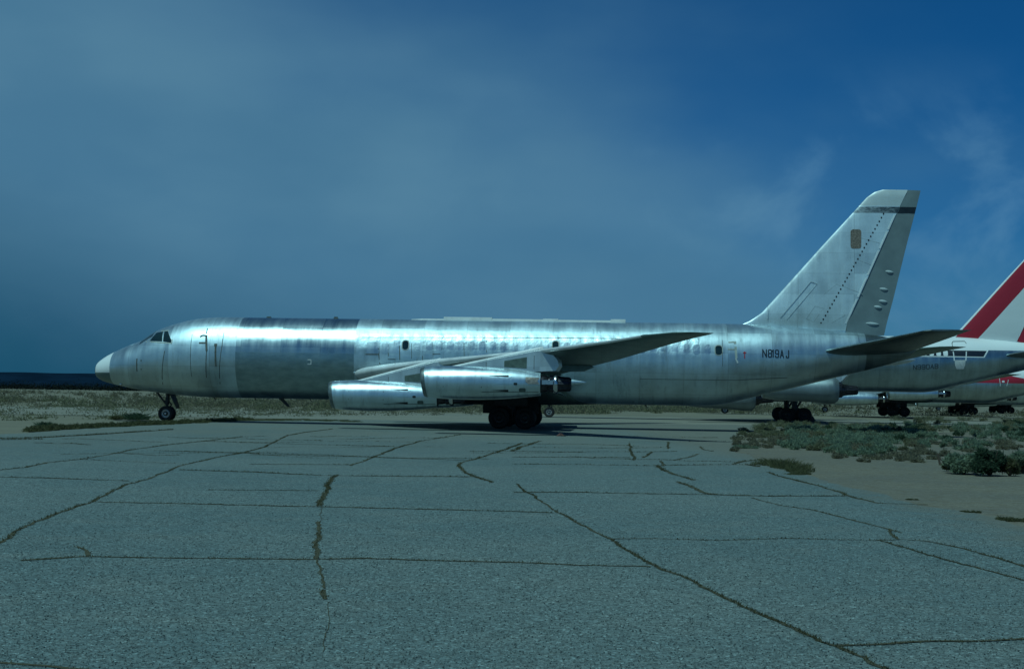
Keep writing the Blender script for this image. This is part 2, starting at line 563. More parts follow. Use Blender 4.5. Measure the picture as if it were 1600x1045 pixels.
def strip_mesh(name, pts, wd, mat, surf, off=0.012):
    """painted or sealed line along a skin"""
    V, Fc = [], []
    pts = [np.array(p, float) for p in pts]
    Q = []
    for a, b in zip(pts[:-1], pts[1:]):
        m = max(1, int(np.linalg.norm(b - a) / 0.3))
        Q += [a + (b - a) * k / m for k in range(m)]
    Q.append(pts[-1])
    for i, q in enumerate(Q):
        t = Q[min(i + 1, len(Q) - 1)] - Q[max(i - 1, 0)]
        t = t / (np.linalg.norm(t) + 1e-9)
        nn = np.array([-t[1], t[0]]) * wd / 2
        for s in (1, -1):
            p = q + nn * s
            V.append((p[0], surf(p[0], p[1], off), p[1]))
        for s in (1, -1):
            p = q + nn * s
            V.append((p[0], surf(p[0], p[1], off) + 0.02, p[1]))
    for i in range(len(Q) - 1):
        a, b = i * 4, i * 4 + 4
        Fc += [(a, b, b + 1, a + 1), (a, a + 2, b + 2, b), (a + 1, b + 1, b + 3, a + 3)]
    Fc += [(0, 1, 3, 2), ((len(Q) - 1) * 4, (len(Q) - 1) * 4 + 2, (len(Q) - 1) * 4 + 3, (len(Q) - 1) * 4 + 1)]
    return mesh_of(name, V, Fc, [mat], 40)


GLYPH = {
    'N': [[(0, 0), (0, 1)], [(0, 1), (.6, 0)], [(.6, 0), (.6, 1)]],
    '8': [[(.1, 1), (.5, 1)], [(.1, .52), (.5, .52)], [(.1, 0), (.5, 0)], [(0, .1), (0, .42)], [(.6, .1), (.6, .42)], [(0, .62), (0, .9)], [(.6, .62), (.6, .9)]],
    '1': [[(.2, 0), (.2, 1)], [(.2, 1), (.04, .84)]],
    '9': [[(.1, 1), (.5, 1)], [(.1, .48), (.6, .48)], [(0, .58), (0, .9)], [(.6, .1), (.6, .9)], [(.5, 0), (.1, 0)], [(0, .1), (0, .2)]],
    'A': [[(0, 0), (.3, 1)], [(.3, 1), (.6, 0)], [(.12, .32), (.48, .32)]],
    'J': [[(.5, 1), (.5, .1)], [(.42, 0), (.1, 0)], [(0, .08), (0, .22)]],
    '0': [[(.1, 1), (.5, 1)], [(.1, 0), (.5, 0)], [(0, .1), (0, .9)], [(.6, .1), (.6, .9)]],
    'B': [[(0, 0), (0, 1)], [(0, 1), (.5, 1)], [(0, .52), (.5, .52)], [(0, 0), (.5, 0)], [(.6, .1), (.6, .42)], [(.6, .62), (.6, .9)]],
}


def letter_mesh(ch, x, z, h, wdt, mat, surf, off=0.012):
    V, Fc = [], []
    for k, (a, b) in enumerate(GLYPH[ch]):
        a = np.array((x + a[0] * wdt / .6, z + a[1] * h)); b = np.array((x + b[0] * wdt / .6, z + b[1] * h))
        t = (b - a) / np.linalg.norm(b - a)
        hw = h * 0.072
        a2, b2 = a - t * hw * 0.9, b + t * hw * 0.9
        nn = np.array([-t[1], t[0]]) * hw
        base = len(V)
        m = 4
        for i in range(m + 1):
            q = a2 + (b2 - a2) * i / m
            for s in (1, -1):
                p = q + nn * s
                V.append((p[0], surf(p[0], p[1], off + 0.0015 * k), p[1]))
        for i in range(m):
            Fc.append((base + 2 * i, base + 2 * i + 2, base + 2 * i + 3, base + 2 * i + 1))
    return mesh_of('letter', V, Fc, [mat], 40)


# --- wing
def le_x(s): return 12.3 + 0.885 * (s - 1.8)


WING = [  # s, x_le, z_le, x_te, z_te, t/c
    (0.6, 12.8, 2.30, 22.4, 1.95, .115), (1.8, 13.1, 2.42, 22.3, 2.0, .115), (4.2, 14.62, 2.60, 22.1, 2.08, .115), (6.8, le_x(6.8), 2.84, 21.95, 2.20, .11),
    (10, le_x(10), 3.04, 23.75, 2.62, .10), (13, le_x(13), 3.25, 25.42, 2.99, .095), (16, le_x(16), 3.53, 27.1, 3.44, .09),
    (17.4, le_x(17.4), 3.70, 28.0, 3.66, .085), (17.85, 26.75, 3.76, 28.35, 3.73, .07), (18.15, 27.15, 3.80, 28.52, 3.77, .05), (18.29, 27.75, 3.82, 28.6, 3.80, .02)]


def airfoil(n=14):
    xs = [(1 - math.cos(PI * k / n)) / 2 for k in range(n + 1)]
    yt = lambda x: 5 * (.2969 * math.sqrt(x) - .126 * x - .3516 * x * x + .2843 * x ** 3 - .1036 * x ** 4)
    up = [(x, yt(x)) for x in xs]
    lo = [(x, -yt(x)) for x in xs[1:-1]]
    return up + lo[::-1]


def loft(name, secs, mats, side=-1, smooth=50, vertical=False):
    A = airfoil()
    n = len(A)
    V, Fc = [], []
    for (s, xl, zl, xt, zt, tc) in secs:
        ch = math.hypot(xt - xl, zt - zl)
        for (u, t) in A:
            x = xl + (xt - xl) * u
            if vertical:
                V.append((x, t * tc * ch, zl + (zt - zl) * u))
            else:
                V.append((x, side * s, zl + (zt - zl) * u + t * tc * ch))
    for k in range(len(secs) - 1):
        for i in range(n):
            j = (i + 1) % n
            f = (k * n + i, k * n + j, (k + 1) * n + j, (k + 1) * n + i)
            Fc.append(f if side > 0 or vertical else f[::-1])
    Fc.append(tuple(range(n)))
    Fc.append(tuple((len(secs) - 1) * n + i for i in range(n - 1, -1, -1)))
    me = mesh_of(name, V, Fc, mats, smooth)
    bm = bmesh.new(); bm.from_mesh(me)
    bmesh.ops.recalc_face_normals(bm, faces=bm.faces[:])
    bm.to_mesh(me); bm.free()
    return me


def wing_under(s, x):
    for a, b in zip(WING[:-1], WING[1:]):
        if a[0] <= s <= b[0]:
            t = (s - a[0]) / (b[0] - a[0])
            xl, zl, xt, zt = (a[i] + (b[i] - a[i]) * t for i in (1, 2, 3, 4))
            return zl + (zt - zl) * (x - xl) / (xt - xl)
    return 3.0


def side_plate(name, outline, y, th, mat, inset=0.12):
    """plate in the x-z plane with softened edges"""
    P = np.array(outline, float)
    c = P.mean(0)
    n = len(P)
    ins = []
    for p in P:
        v = c - p
        ins.append(p + v / (np.linalg.norm(v) + 1e-9) * inset)
    V = [(p[0], y, p[1]) for p in P]
    V += [(p[0], y - th / 2, p[1]) for p in ins]
    V += [(p[0], y + th / 2, p[1]) for p in ins]
    Fc = []
    for i in range(n):
        j = (i + 1) % n
        Fc += [(i, j, n + j, n + i), (j, i, 2 * n + i, 2 * n + j)]
    Fc += [tuple(range(n, 2 * n)), tuple(range(3 * n - 1, 2 * n - 1, -1))]
    me = mesh_of(name, V, Fc, [mat], 40)
    bm = bmesh.new(); bm.from_mesh(me)
    bmesh.ops.recalc_face_normals(bm, faces=bm.faces[:])
    bm.to_mesh(me); bm.free()
    return me


# --- nacelle
NAC_A = [(0.0, .500), (.03, .530), (.12, .556), (.4, .582), (.8, .602), (1.5, .622), (2.2, .622), (2.9, .600), (3.6, .555), (4.2, .497), (4.66, .440)]
NAC_B = [(0.0, .480), (.03, .510), (.12, .540), (.4, .575), (.8, .61), (1.5, .650), (2.6, .690), (3.4, .740), (3.9, .790), (4.3, .80), (4.5, .79), (4.72, .60)]


def nac_r(xx, prof):
    for a, b in zip(prof[:-1], prof[1:]):
        if a[0] <= xx <= b[0]:
            return a[1] + (b[1] - a[1]) * (xx - a[0]) / (b[0] - a[0])
    return prof[-1][1]


CACHE = {}


def cached(key, fn):
    if key not in CACHE:
        CACHE[key] = fn()
    return CACHE[key]


def set_mat(o, m):
    o.material_slots[0].link = 'OBJECT'
    o.material_slots[0].material = m


def build_nacelle(root, s, side, x0, zc, st, dz, detail):
    prof = NAC_B if st.get('fan') else NAC_A
    tag_ = 'fan' if st.get('fan') else 'slim'
    off = (x0, side * s, zc + dz)
    o = ob('engine_nacelle', None, None) if False else None

    def shell():
        mb = MB()
        inner = [(0.0, .500), (.03, .470), (.12, .455), (.5, .45), (1.0, .46), (1.6, .47)]
        outer = prof
        n = 40
        V, Fc = [], []
        for lst in (inner[::-1][:-1] + outer,):
            for a, r in lst:
                for i in range(n):
                    t = 2 * PI * i / n
                    rake = 0.16 * (1 - math.cos(t)) / 2 * max(0, 1 - a / 1.2)
                    V.append((a + rake, r * math.sin(t), r * math.cos(t)))
            m = len(lst)
            for k in range(m - 1):
                for i in range(n):
                    j = (i + 1) % n
                    Fc.append((k * n + i, k * n + j, (k + 1) * n + j, (k + 1) * n + i))
        e = len(V) - n
        for i in range(n):           # turned-in rear rim
            t = 2 * PI * i / n
            r = prof[-1][1] - 0.06
            V.append((prof[-1][0] - 0.01, r * math.sin(t), r * math.cos(t)))
        for i in range(n):
            j = (i + 1) % n
            Fc.append((e + i, e + j, e + n + j, e + n + i))
        me = mesh_of('engine_nacelle', V, Fc, [M['nacelle']], 40)
        bm = bmesh.new(); bm.from_mesh(me)
        bmesh.ops.recalc_face_normals(bm, faces=bm.faces[:])
        bm.to_mesh(me); bm.free()
        return me
    nac = ob('engine_nacelle', cached('nac' + tag_, shell), root, off)
    nac.scale = (1.0, 1.05, 1.05)
    if st.get('nac'):
        set_mat(nac, M[st['nac']])

    def fan():
        mb = MB()
        mb.lathe([(1.05, .46), (1.06, .30), (1.02, .16), (.92, .10), (.78, .03), (.74, .001)], 'x', n=24)
        for i in range(22):
            a = 2 * PI * i / 22
            R = Matrix.Rotation(a, 3, 'X')
            mb.box(R @ Vector((1.0, 0, .30)), (.05, .03, .30), R @ Matrix.Rotation(.5, 3, 'Z'))
        return mb.mesh('compressor_face', [M['gear']])
    ob('compressor_face', cached('fan', fan), nac)

    def exhaust():
        mb = MB()
        r = prof[-1][1] - 0.07
        L = prof[-1][0]
        mb.lathe([(L - .5, r * .9), (L, r * .86), (L + .22, r * .80), (L + .30, r * .66), (L + .5, .28), (L + 1.05, .235), (L + 1.18, .215), (L + 1.18, .19), (L + .9, .16), (L + .5, .02)], 'x', n=32)
        for i in range(8):              # silencer lobes
            a = 2 * PI * i / 8
            mb.tube((L + .35, .25 * math.sin(a), .25 * math.cos(a)), (L + 1.14, .20 * math.sin(a), .20 * math.cos(a)), .075, .055, 8)
        return mb.mesh('exhaust_nozzle', [M['burnt']])
    ob('exhaust_nozzle', cached('exh' + tag_, exhaust), nac)

    def lip():
        mb = MB()
        n = 40
        prof_l = [(.05, .455), (.012, .478), (-.012, .500), (.012, .528), (.05, .545), (.15, .566), (.15, .556)] if not st.get('fan') else [(.05, .455), (.0, .478), (-.02, .495), (.02, .52), (.15, .552)]
        V, Fc = [], []
        for a, r_ in prof_l:
            for i in range(n):
                t = 2 * PI * i / n
                V.append((a + .16 * (1 - math.cos(t)) / 2, r_ * math.sin(t), r_ * math.cos(t)))
        for k in range(len(prof_l) - 1):
            for i in range(n):
                j = (i + 1) % n
                Fc.append((k * n + i, k * n + j, (k + 1) * n + j, (k + 1) * n + i))
        return mesh_of('inlet_lip', V, Fc, [M['lip']], 50)
    ob('inlet_lip', cached('lip' + tag_, lip), nac)

    def ring():
        mb = MB()
        L = prof[-1][0]
        mb.lathe([(L + .50, .33), (L + .54, .355), (L + .62, .36), (L + .66, .34), (L + .66, .31), (L + .50, .31)], 'x', n=32, closed=True)
        mb.box((L + .28, -.36, .06), (.44, .03, .16))
        return mb.mesh('exhaust_ring', [M['steel']])
    if not st.get('fan'):
        ob('exhaust_ring', cached('ring', ring), nac)
    if detail:
        def sf(x, z, o_=0.0):
            r = nac_r(min(max(x, 0), prof[-1][0]), prof) + o_
            return -math.sqrt(max(0.0004, r * r - z * z))
        P = lambda key, nm, poly, mt, **kw: ob(nm, cached('n_' + key, lambda: patch(nm, poly, M[mt], sf, **kw)), nac)
        P('slot', 'air_scoop', [(2.72, .275), (3.45, .295), (3.45, .225)], 'dark', off=0.012)
        P('slot2', 'air_scoop', [(2.75, -.27), (3.45, -.235), (3.45, -.315)], 'dark', off=0.006)
        P('hole', 'inspection_hole', rrect(3.72, -.02, .14, .09), 'dark')
        P('hole2', 'inspection_hole', rrect(3.98, -.24, .26, .14), 'green_panel')
        P('bronze', 'heat_panel', [(4.10, .24), (4.62, .22), (4.62, -.02), (4.22, -.02), (4.10, .06)], 'bronze')
        P('pan', 'access_panel', rrect(3.30, .12, .55, .30, .03), 'nacelle', off=0.006)
        ob('cowl_seam', cached('n_seam', lambda: strip_mesh('cowl_seam', [(2.42, .50), (2.42, -.50)], .02, M['seam'], sf, 0.006)), nac)
        ob('cowl_seam', cached('n_seam2', lambda: strip_mesh('cowl_seam', [(.95, .50), (.95, -.50)], .015, M['seam'], sf, 0.006)), nac)
        ob('cowl_seam', cached('n_seam3', lambda: strip_mesh('cowl_seam', [(2.42, -.34), (4.6, -.30)], .015, M['seam'], sf, 0.006)), nac)
    return nac


def wheel_meshes(R, wd):
    mb = MB()
    prof = [(-wd / 2 * .62, R * .56), (-wd / 2 * .92, R * .66), (-wd / 2, R * .80), (-wd / 2 * .93, R * .91), (-wd / 2 * .68, R * .975), (-wd / 2 * .3, R),
            (wd / 2 * .3, R), (wd / 2 * .68, R * .975), (wd / 2 * .93, R * .91), (wd / 2, R * .80), (wd / 2 * .92, R * .66), (wd / 2 * .62, R * .56)]
    mb.lathe(prof, 'y', n=36, closed=True)
    for a in (-.5, .5):
        mb.lathe([(a * wd * .3, R * 1.001), (a * wd * .3 + .008, R * 1.004), (a * wd * .3 + .016, R * 1.001)], 'y', n=36)
    ty = mb.mesh('tyre', [M['rubber']])
    mb = MB()
    for sg in (-1, 1):
        y = sg * wd / 2 * .62
        mb.lathe([(y, R * .57), (y + sg * .01, R * .52), (y - sg * .04, R * .47), (y - sg * .05, R * .28), (y + sg * .02, R * .22), (y + sg * .04, R * .12), (y + sg * .04, .001)], 'y', n=24)
        for i in range(8):
            a = 2 * PI * i / 8
            mb.tube((R * .38 * math.cos(a), y - sg * .05, R * .38 * math.sin(a)), (R * .38 * math.cos(a), y - sg * .03, R * .38 * math.sin(a)), R * .045, n=8)
    rm = mb.mesh('rim', [M['rim']])
    return ty, rm


WM = wheel_meshes(0.50, 0.33)
WN = wheel_meshes(0.37, 0.20)
mbh = MB(); mbh.tube((0, -.1, 0), (0, .1, 0), .11, n=14)
HUB = mbh.mesh('wheel_hub', [M['gear']])


def wheel(parent, loc, kind, rimmat=None):
    h = ob('wheel', HUB, parent, loc)
    ty, rm = WM if kind == 'main' else WN
    ob('tyre', ty, parent=h)
    r = ob('rim', rm, parent=h)
    if rimmat:
        set_mat(r, M[rimmat])
    return h


def build_aircraft(label, loc, yaw, dz=0.0, st=None, detail=False, group='jetliners parked in a row across the old apron'):
    st = st or {}
    root = bpy.data.objects.new('parked_jetliner', None)
    COL.objects.link(root)
    root.location = loc
    root.rotation_euler = (0, 0, -yaw)
    tag(root, label, 'airliner', group)
    def B(nm, me, parent=root):
        return ob(nm, me, parent, (0, 0, dz) if parent is root else (0, 0, 0))
    # ---- fuselage
    if detail:
        B('radome', cached('radome', lambda: fus_section('radome', 0.10, 1.02, [M['radome']])))
        B('radome_cap', cached('radcap', lambda: fus_section('radome_cap', 0.0, 0.10, [M['black_paint']], cap0=True)))
        B('forward_fuselage', cached('ff', lambda: fus_section('forward_fuselage', 1.02, 5.72, [M['skin_front']])))
        B('forward_fuselage', cached('ff2', lambda: fus_section('forward_fuselage', 5.72, 7.36, [M['skin_front']])))
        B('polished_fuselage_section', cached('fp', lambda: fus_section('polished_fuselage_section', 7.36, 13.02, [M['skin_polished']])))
        body = B('cabin_fuselage', cached('fc', lambda: fus_section('cabin_fuselage', 13.02, 29.2, [M['skin']])))
        aft = B('aft_fuselage', cached('fa', lambda: fus_section('aft_fuselage', 29.2, 36.9, [M['skin_front']])))
        B('tail_cone', cached('ft', lambda: fus_section('tail_cone', 36.9, 39.32, [M['tail_metal']], cap1=True)))
    else:
        sk = M[st.get('skin', 'skin')]
        o = B('radome', cached('radome_b', lambda: fus_section('radome', 0.0, 1.02, [M['skin']], cap0=True, n=64))); set_mat(o, M[st.get('radome', 'skin')])
        body = B('fuselage', cached('fus_b', lambda: fus_section('fuselage', 1.02, 37.6, [M['skin']], n=64))); set_mat(body, sk)
        o = B('tail_cone', cached('ft_b', lambda: fus_section('tail_cone', 37.6, 39.32, [M['skin']], cap1=True, n=64))); set_mat(o, M['nacelle_dull'])
        aft = body

    # ---- belly fairing and root fillets
    def belly():
        V, Fc = [], []
        n = 28
        xs = np.linspace(11.6, 24.6, 40)
        for x in xs:
            u = (x - 11.6) / 13.0
            e = math.sin(PI * u) ** 0.55 if 0 < u < 1 else 0
            for i in range(n + 1):
                a = -1.25 + 2.5 * i / n
                wd_, zb = 1.70 + .32 * e, 1.20 - .14 * e
                V.append((x, -wd_ * math.sin(a) / math.sin(1.25) * (0.2 + .8 * e) * 0.99, zb + (1 - math.cos(a)) * 1.05 * (1 - .15 * e)))
        for k in range(len(xs) - 1):
            for i in range(n):
                a = k * (n + 1) + i
                Fc.append((a, a + n + 1, a + n + 2, a + 1))
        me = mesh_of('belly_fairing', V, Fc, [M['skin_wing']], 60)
        return me
    B('belly_fairing', cached('belly', belly))
    for side in (-1, 1):
        def fillet(side=side):
            secs = []
            for k in range(9):
                x = 21.0 + 3.15 * k / 8
                r = .42 * (1 - (k / 8) ** 1.5) + .02
                secs.append((x, r * 1.25))
            V, Fc = [], []
            n = 14
            for x, r in secs:
                y0 = -fus_y(x, 2.15) - 0.04
                for i in range(n):
                    a = 2 * PI * i / n
                    V.append((x, side * (y0 + r * .8 * math.cos(a)), 2.13 + .02 * (x - 21) + r * .75 * math.sin(a)))
            for k in range(8):
                for i in range(n):
                    j = (i + 1) % n
                    Fc.append((k * n + i, k * n + j, (k + 1) * n + j, (k + 1) * n + i))
            Fc.append(tuple(8 * n + i for i in range(n)))
            me = mesh_of('wing_fillet', V, Fc, [M['nacelle']], 50)
            bm = bmesh.new(); bm.from_mesh(me); bmesh.ops.recalc_face_normals(bm, faces=bm.faces[:]); bm.to_mesh(me); bm.free()
            return me
        B('wing_fillet', cached('fillet%d' % side, fillet))
        # glove in front of the wing root
        def glove(side=side):
            V, Fc = [], []
            n = 16
            for k in range(10):
                u = k / 9
                x = 13.0 + 2.9 * u
                r = .05 + .24 * math.sin(min(1, u * 2.2) * PI / 2)
                y0 = -fus_y(x, 2.5) - .10
                for i in range(n):
                    a = 2 * PI * i / n
                    V.append((x, side * (y0 + (r * .95 + .1) * math.cos(a)), 2.46 + .02 * u + r * .95 * math.sin(a)))
            for k in range(9):
                for i in range(n):
                    j = (i + 1) % n
                    Fc.append((k * n + i, k * n + j, (k + 1) * n + j, (k + 1) * n + i))
            Fc.append(tuple(range(n)))
            me = mesh_of('wing_root_glove', V, Fc, [M['nacelle']], 60)
            bm = bmesh.new(); bm.from_mesh(me); bmesh.ops.recalc_face_normals(bm, faces=bm.faces[:]); bm.to_mesh(me); bm.free()
            return me
        B('wing_root_glove', cached('glove%d' % side, glove))
        dzs = dz; dz = dz - .10 if st.get('fan') else dz
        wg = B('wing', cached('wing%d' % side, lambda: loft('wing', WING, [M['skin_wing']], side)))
        def slat(side=side):
            secs = [(a[0], a[1] - .03, a[2], a[1] - .03 + (a[3] - a[1]) * .12 + .1, a[2] + (a[4] - a[2]) * .12, a[5] * .115 * (1.95 if a[0] < 18 else 1)) for a in WING[1:8]]
            P = [(0, 0), (.02, .45), (.10, .85), (.3, 1.25), (.6, 1.62), (1.0, 1.95), (.28, -1.2), (.10, -.85), (.02, -.45)]
            V, Fc = [], []
            for (s_, xl, zl, xt, zt, tc), a in zip(secs, WING[1:8]):
                ch = a[3] - a[1]
                for u, t in P:
                    uu = .12 * u
                    yt = 5 * (.2969 * math.sqrt(uu) - .126 * uu - .3516 * uu * uu + .2843 * uu ** 3) * a[5] * ch
                    sg = 1 if t >= 0 else -1
                    V.append((a[1] + ch * uu - .012 * (1 - u), side * s_, a[2] + (a[4] - a[2]) * uu + sg * (yt + .006 if uu else 0)))
            n = len(P)
            for k in range(len(secs) - 1):
                for i in range(n):
                    j = (i + 1) % n
                    Fc.append((k * n + i, k * n + j, (k + 1) * n + j, (k + 1) * n + i))
            me = mesh_of('leading_edge', V, Fc, [M['edge']], 60)
            bm = bmesh.new(); bm.from_mesh(me); bmesh.ops.recalc_face_normals(bm, faces=bm.faces[:]); bm.to_mesh(me); bm.free()
            return me
        ob('leading_edge', cached('slat%d' % side, slat), wg)
        # engines on their pylons
        for s, x0, zc, cross in ((13.0, 17.71, 1.99, (22.35, 3.33)), (7.8, 13.10, 1.42, (17.75, 2.96))):
            if st.get('fan'):
                zc2 = zc - 0.05
            else:
                zc2 = zc
            nac = build_nacelle(root, s, side, x0 - (0.3 if st.get('fan') else 0), zc2, st, dz if not st.get('fan') else dz * 0.25, detail)
            dzn = (dz if not st.get('fan') else dz * 0.25) - dz
            zt = zc2 + dzn
            poly = [(x0 + 1.0, zt + .56), (x0 + 1.35, zt + .62), (cross[0] - .05, cross[1] + .02), (cross[0] + .35, cross[1] - .04), (cross[0] + .62, cross[1] - .20),
                    (cross[0] + .80, cross[1] - .42), (cross[0] + .84, cross[1] - .66), (cross[0] + .72, cross[1] - .86), (x0 + 4.6, zt + .38), (x0 + 3.0, zt + .50)]
            py = B('engine_pylon', side_plate('engine_pylon', poly, side * s, .36, M['pylon'], .13))
            mbp = MB(); mbp.tube((x0 + 1.15, side * s, zt + .585), (cross[0] + .1, side * s, cross[1] + .05), .045, .060, 10)
            ob('pylon_leading_edge', mbp.mesh('pylon_leading_edge', [M['edge']]), py)
            if detail:
                def sfp(x, z, o_=0.0, yy=side * s, sd=side):
                    return yy - (.18 + o_) 
                if side < 0:
                    zz = lambda dx_, t_: (zt + .50 - .03 * dx_) + t_ * (cross[1] - .42 - zt - .5)
                    ob('dark_access_panel', patch('dark_access_panel', [(x0 + 3.25, zt + .62), (x0 + 4.12, zt + .58), (x0 + 4.12, zt + 1.02), (x0 + 3.25, zt + .86)], M['green_panel'], sfp, off=0.006, depth=.02), py)
                    ob('pylon_seam', strip_mesh('pylon_seam', [(x0 + 2.55, zt + .60), (x0 + 2.55, zt + .80)], .02, M['seam'], sfp, 0.004), py)
                    ob('pylon_seam', strip_mesh('pylon_seam', [(x0 + 4.4, zt + .55), (x0 + 4.4, zt + 1.08)], .02, M['seam'], sfp, 0.004), py)
        if st.get('pods'):
            for s, xa, zc in ((5.5, 24.6, 3.15), (10.5, 27.2, 3.70)):
                def pod():
                    mb = MB()
                    mb.lathe([(-5.5, .02), (-5.0, .22), (-4.0, .36), (-2.5, .42), (-1.2, .36), (-.4, .20), (0, .01)], 'x', n=20)
                    return mb.mesh('shock_body', [M['pylon']])
                ob('shock_body', cached('pod', pod), root, (xa, side * s, zc - .45 + dz))
        # inboard flap left drooping
        def flap(side=side):
            V = []
            for s_, xa, za in ((2.1, 21.7, 2.02), (6.3, 21.55, 2.16)):
                for dx_, dzz, h_ in ((0, 0, .10), (.35, -.10, .12), (1.35, -.50, .02)):
                    V += [(xa + dx_, side * s_, za + dzz + h_), (xa + dx_, side * s_, za + dzz - h_)]
            Fc = [(0, 2, 8, 6), (2, 4, 10, 8), (1, 7, 9, 3), (3, 9, 11, 5), (4, 5, 11, 10), (0, 6, 7, 1), (0, 1, 3, 2), (2, 3, 5, 4), (6, 8, 9, 7), (8, 10, 11, 9)]
            me = mesh_of('flap', V, Fc, [M['skin_wing']], 30)
            bm = bmesh.new(); bm.from_mesh(me); bmesh.ops.recalc_face_normals(bm, faces=bm.faces[:]); bm.to_mesh(me); bm.free()
            return me
        ob('flap', cached('flap%d' % side, flap), wg)
        # flap tracks under the trailing edge
        for s in (4.6, 8.6, 11.0):
            def trk(s=s, side=side):
                for a, b in zip(WING[:-1], WING[1:]):
                    if a[0] <= s <= b[0]:
                        t = (s - a[0]) / (b[0] - a[0]); xt = a[3] + (b[3] - a[3]) * t
                z0 = wing_under(s, xt - .9)
                return side_plate('flap_track', [(xt - 1.7, z0 - .12), (xt - 1.2, z0 - .32), (xt - .3, z0 - .30), (xt + .12, z0 - .12), (xt - .2, z0 - .02)], side * s, .14, M['skin_wing'], .05)
            B('flap_track', cached('trk%d%d' % (side, int(s * 10)), trk))
        dz = dzs
        # tailplane
        STAB = [(.4, 34.5, 3.72, 39.0, 3.86, .09), (1.3, 35.05, 3.83, 39.1, 3.95, .09), (3.6, 36.72, 4.19, 39.75, 4.28, .085), (5.5, 38.1, 4.50, 40.3, 4.58, .08),
                (5.78, 38.4, 4.57, 40.42, 4.63, .07), (5.9, 38.7, 4.60, 40.42, 4.64, .03)]
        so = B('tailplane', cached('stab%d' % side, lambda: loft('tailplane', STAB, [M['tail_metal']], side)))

    # ---- fin and rudder
    FIN = [(0, 31.0, 4.95, 36.05, 4.80, .02), (0, 31.6, 5.22, 36.12, 5.22, .05), (0, 32.15, 5.62, 36.31, 5.62, .085), (0, 32.75, 6.30, 36.61, 6.30, .10), (0, 34.92, 8.79, 37.69, 8.79, .11),
           (0, 36.38, 10.42, 38.40, 10.42, .115), (0, 37.0, 11.12, 38.72, 11.12, .12), (0, 37.35, 11.38, 38.85, 11.38, .10), (0, 37.75, 11.50, 38.9, 11.49, .05)]
    RUD = [(0, 36.06, 4.62, 37.84, 4.62, .05), (0, 36.12, 5.22, 37.97, 5.22, .055), (0, 36.61, 6.30, 38.25, 6.30, .06), (0, 37.69, 8.79, 38.84, 8.79, .07),
           (0, 38.40, 10.42, 39.25, 10.42, .08), (0, 38.72, 11.12, 39.42, 11.12, .08), (0, 38.86, 11.49, 39.50, 11.47, .04)]

    def wedge(name, secs, mat, t0f, t1):
        # blunt leading face, thin trailing edge
        V, Fc = [], []
        for k, (_, xl, zl, xt, zt, _t) in enumerate(secs):
            h = t0f(k)
            for (u, s) in ((0, 1), (.5, .62), (1, t1), (1, -t1), (.5, -.62), (0, -1)):
                V.append((xl + (xt - xl) * u, -h * s, zl + (zt - zl) * u))
        for k in range(len(secs) - 1):
            for i in range(6):
                j = (i + 1) % 6
                Fc.append((k * 6 + i, k * 6 + j, (k + 1) * 6 + j, (k + 1) * 6 + i))
        Fc += [(5, 4, 3, 2, 1, 0), tuple((len(secs) - 1) * 6 + i for i in range(6))]
        me = mesh_of(name, V, Fc, [mat], 30)
        bm = bmesh.new(); bm.from_mesh(me); bmesh.ops.recalc_face_normals(bm, faces=bm.faces[:]); bm.to_mesh(me); bm.free()
        return me

    def fin_mesh():
        # rounded leading edge and thick rear face that meets the rudder
        secs = [(xl, zl, xt, zt, h) for (_, xl, zl, xt, zt, _), h in zip(FIN, (.05, .12, .17, .19, .14, .10, .085, .07, .03))]
        prof = [(1, 1), (.8, 1.02), (.6, 1.03), (.4, .98), (.22, .84), (.10, .60), (.04, .38), (.01, .18), (0, 0)]
        prof = prof + [(u, -s) for u, s in prof[-2::-1]]
        V, Fc = [], []
        n = len(prof)
        for xl, zl, xt, zt, h in secs:
            for u, s in prof:
                V.append((xl + (xt - xl) * u, -h * s, zl + (zt - zl) * u))
        for k in range(len(secs) - 1):
            for i in range(n):
                j = (i + 1) % n
                Fc.append((k * n + i, k * n + j, (k + 1) * n + j, (k + 1) * n + i))
        Fc.append(tuple(range(n)))
        Fc.append(tuple((len(secs) - 1) * n + i for i in range(n - 1, -1, -1)))
        me = mesh_of('tail_fin', V, Fc, [M['fin']], 40)
        bm = bmesh.new(); bm.from_mesh(me); bmesh.ops.recalc_face_normals(bm, faces=bm.faces[:]); bm.to_mesh(me); bm.free()
        return me
    fin = B('tail_fin', cached('fin', fin_mesh))
    rud = B('rudder', cached('rudder', lambda: wedge('rudder', RUD, M['rudder'], lambda k: (.13, .14, .155, .11, .085, .075, .03)[k], .06)))
    if st.get('fin'):
        set_mat(fin, M[st['fin']]); set_mat(rud, M[st['fin']])
    elif not detail:
        set_mat(fin, M['skin'])

    # ---- undercarriage (stands on the ground whatever the stance)
    def strut_main(side):
        mb = MB()
        y = side * 2.85
        mb.tube((20.6, y, .5), (20.6, y, 1.0), .13)
        mb.tube((20.55, y * .98, .9), (20.5, y * .93, 2.35 + dz), .19, .22)
        mb.tube((20.6, y - .0, .95), (20.3, y * .55, 1.75 + dz), .07)
        mb.tube((20.7, y, 1.0), (22.0, y * .95, 2.05 + dz), .07)
        mb.box((20.6, y, .50), (1.35, .20, .20))
        mb.tube((20.02, y - .42, .5), (20.02, y + .42, .5), .08)
        mb.tube((21.18, y - .42, .5), (21.18, y + .42, .5), .08)
        return mb.mesh('main_gear', [M['gear']])
